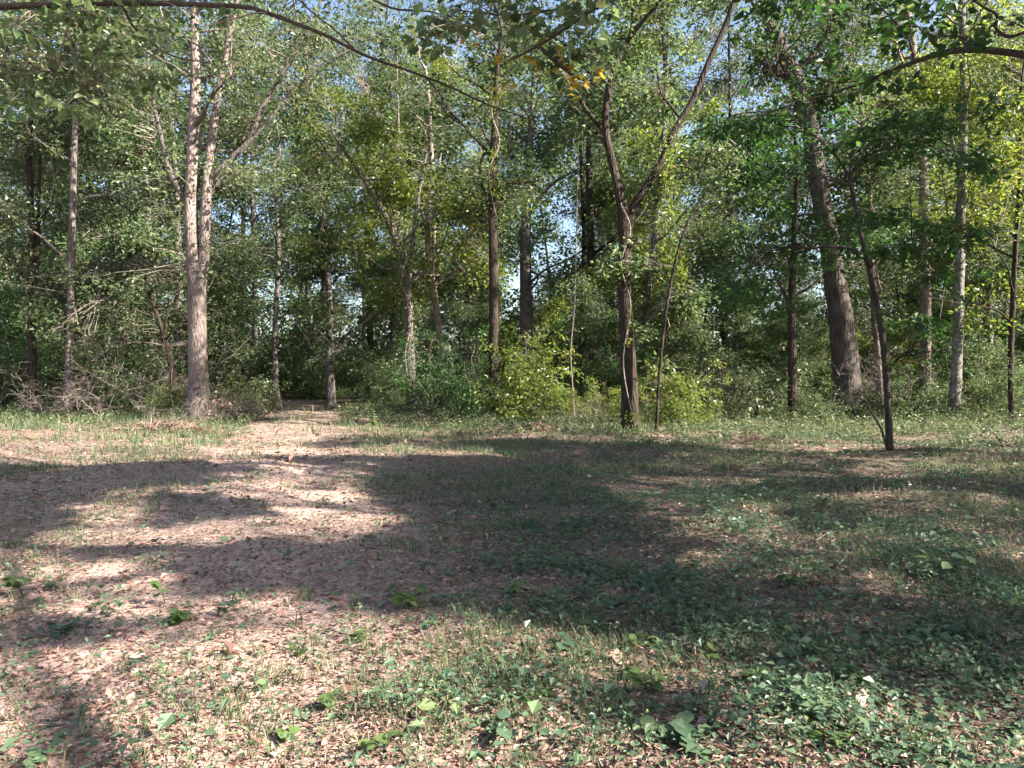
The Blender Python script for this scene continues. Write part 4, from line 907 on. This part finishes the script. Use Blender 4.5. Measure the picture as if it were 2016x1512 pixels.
def dead(label, u, v, sc, i, group=None, tilt=.35):
    g = G(u, v); o = bpy.data.objects.new('fallen_leaf', mesh_dead[i % 8]); COL.objects.link(o)
    o.location = (g[0], g[1], gzf(g[0], g[1]) + .022); o.rotation_euler = (rng.normal(0, tilt), rng.normal(0, tilt), rng.uniform(0, 6.28)); o.scale = (sc,) * 3
    o['label'] = label; o['category'] = 'leaf'
    if group: o['group'] = group
dead('large orange-brown fallen leaf in the lower right sunlit patch', 1322, 1392, 1.2, 1); dead('curled orange-brown leaf right of the large one in the sunlit patch', 1380, 1384, .9, 3, None, .7)
dead('pale brown leaf standing on edge above the lower right sunlit patch', 1372, 1310, .9, 0, None, .9); dead('brown leaf at the right bottom beside long grass', 1700, 1405, 1.0, 5, None, .5); dead('reddish leaf on the pale sand at bottom left of centre', 610, 1335, 1.0, 7)
for i in range(130):
    u, v = rng.uniform(20, 2000), 1060 + 440 * rng.uniform(0, 1) ** .7
    if u < 900 and rng.uniform() < .8: continue
    dead('large curled brown leaf lying on the near litter', u, v, rng.uniform(.55, 1.05), int(rng.integers(8)), 'large fallen leaves near the viewer')
def stick(label, pts, r):
    w = np.array([G(u, v) for u, v in pts]); w[:, 2] = gz(w[:, 0], w[:, 1]) + np.array([.02] + [.05] * (len(w) - 2) + [.03])
    base = w[0].copy(); o = link('fallen_stick', tube_mesh('fallen_stick', w, np.linspace(r, r * .5, len(w)), M['twig_pale'], 6, 12, .06, rng, base)); o.location = base; o['label'] = label; o['category'] = 'stick'
stick('pale crooked stick lying in the right shade', [(1605, 1080), (1630, 1066), (1652, 1052)], .009); stick('forked-looking pale stick at the bottom right of centre', [(1440, 1478), (1500, 1462), (1545, 1450)], .006)
stick('curved pale stick in the shaded ground cover', [(1650, 1140), (1668, 1125), (1662, 1105), (1640, 1104)], .007); stick('thin stick on the ground before the forked tree', [(1170, 895), (1190, 880), (1212, 862)], .015)
stick('short thin stick low in the lit sand', [(600, 1080 + 340), (650, 1410)], .004)
# red-brown leaf heap before the shrubs and pale brush heap in the sunlit gap
def heap(name, label, cat, u0, u1, v, depth, hgt, n, mat, size, seed, thin=.5):
    rg = np.random.default_rng(seed); a = G(u0, v); b = G(u1, v); c = (a + b) / 2; rx = abs(b[0] - a[0]) / 2
    q = rg.normal(0, .45, (n, 2)); x = c[0] + q[:, 0] * rx; y = c[1] + q[:, 1] * depth; z = gz(x, y) + hgt * np.exp(-(q ** 2).sum(1) * 2) * rg.uniform(.2, 1, n)
    L = size * rg.uniform(.5, 1.4, n); V, F = leaf_cards(rg, np.stack([x, y, z], 1), rg.normal(0, 1, (n, 3)) * np.array([1, 1, .3]), rg.normal(0, .5, (n, 3)) + np.array([0, 0, 1]), L, L * thin, .2, .05)
    o = link(name, mk_mesh(name, V, [F], mat, rep4(rg.uniform(0, 1, n))), kind='stuff'); o['label'] = label; o['category'] = cat
heap('leaf_heap', 'reddish heap of dead leaves before the bright shrubs', 'leaf heap', 1010, 1110, 852, .5, .18, 1600, M['litter_red'], .11, 1201)
heap('brush_heap', 'pale heap of dead grass in the sunlit gap left of the oak', 'brush', 1440, 1530, 872, .5, .07, 1500, M['straw'], .22, 1202, .06)
heap('brush_heap', 'pale dry twigs strewn before the pale twin-stem tree', 'brush', 240, 420, 850, .8, .15, 2600, M['straw'], .35, 1203, .05)
# weedy undergrowth along the clearing edge
rng = np.random.default_rng(1301)
n = 9000; x = rng.uniform(-22, 22, n); y = rng.uniform(14, 31, n)
p = np.stack([x, y, x * 0], -1); nz = noise(p, 1.3)
front = np.interp(x, [-20, -8, -5, -3, 0, 4, 6, 9, 12, 20], [22, 21, 24, 20, 17.5, 17, 16, 16, 15, 15])
k = (y > front + 1.2 * nz) & (np.abs(x - track_x(y)) > track_w(y) * .9) & (nz > -.55) & (np.abs(x) < y * .75); x, y, nz = x[k], y[k], nz[k]; n = len(x)
hh = np.clip(.22 + .32 * nz, .06, .75) * np.clip((y - np.interp(x, [-20, -8, -5, -3, 0, 4, 6, 9, 12, 20], [22, 21, 24, 20, 17.5, 17, 16, 16, 15, 15])) / 2.5 + .35, .3, 1)
C = np.stack([x, y, gz(x, y) + hh * rng.uniform(.15, 1, n)], 1)
V, F, t = sprays(rng, C, .17, 13, .055, .5, .7)
o = link('undergrowth', mk_mesh('undergrowth', V, [F], M['leaf_grey'], t), kind='stuff'); o['label'] = 'weedy undergrowth along the edge of the clearing'; o['category'] = 'undergrowth'

# ------------------------------------------------------------------ hang each single leaf on the limb or stem that carries it
for root in [o for o in S.objects if o.parent is None and o.name.split('.')[0] in ('overhanging_tree', 'maple_tree', 'sapling', 'weed', 'seedling')]:
    kids = list(root.children)
    car = [c for c in kids if c.name.split('.')[0] in ('limb', 'stem')]
    lvs = [c for c in kids if c.name.split('.')[0] in ('leaf', 'yellow_leaf')]
    if not car or not lvs: continue
    pts = []
    for c in car:
        a = np.empty(len(c.data.vertices) * 3, np.float32); c.data.vertices.foreach_get('co', a); pts.append(a.reshape(-1, 3)[::5])
    for l in lvs:
        p = np.array(l.location); l.parent = car[int(np.argmin([((q - p) ** 2).sum(1).min() for q in pts]))]

# ------------------------------------------------------------------ tell the small repeats apart by their order
bpy.context.view_layer.update()
for nm, grp, txt in (('fallen_leaf', 'large fallen leaves near the viewer', 'large curled brown leaf on the near litter, %s from the left'), ('weed', 'small round-leaved weeds', 'small round-leaved weed in the near ground cover, %s from the left')):
    obs = [o for o in S.objects if o.get('group') == grp and o.parent is None]
    obs.sort(key=lambda o: o.location.x / max(o.location.y, .1))
    for k, o in enumerate(obs): o['label'] = txt % ORD[k]
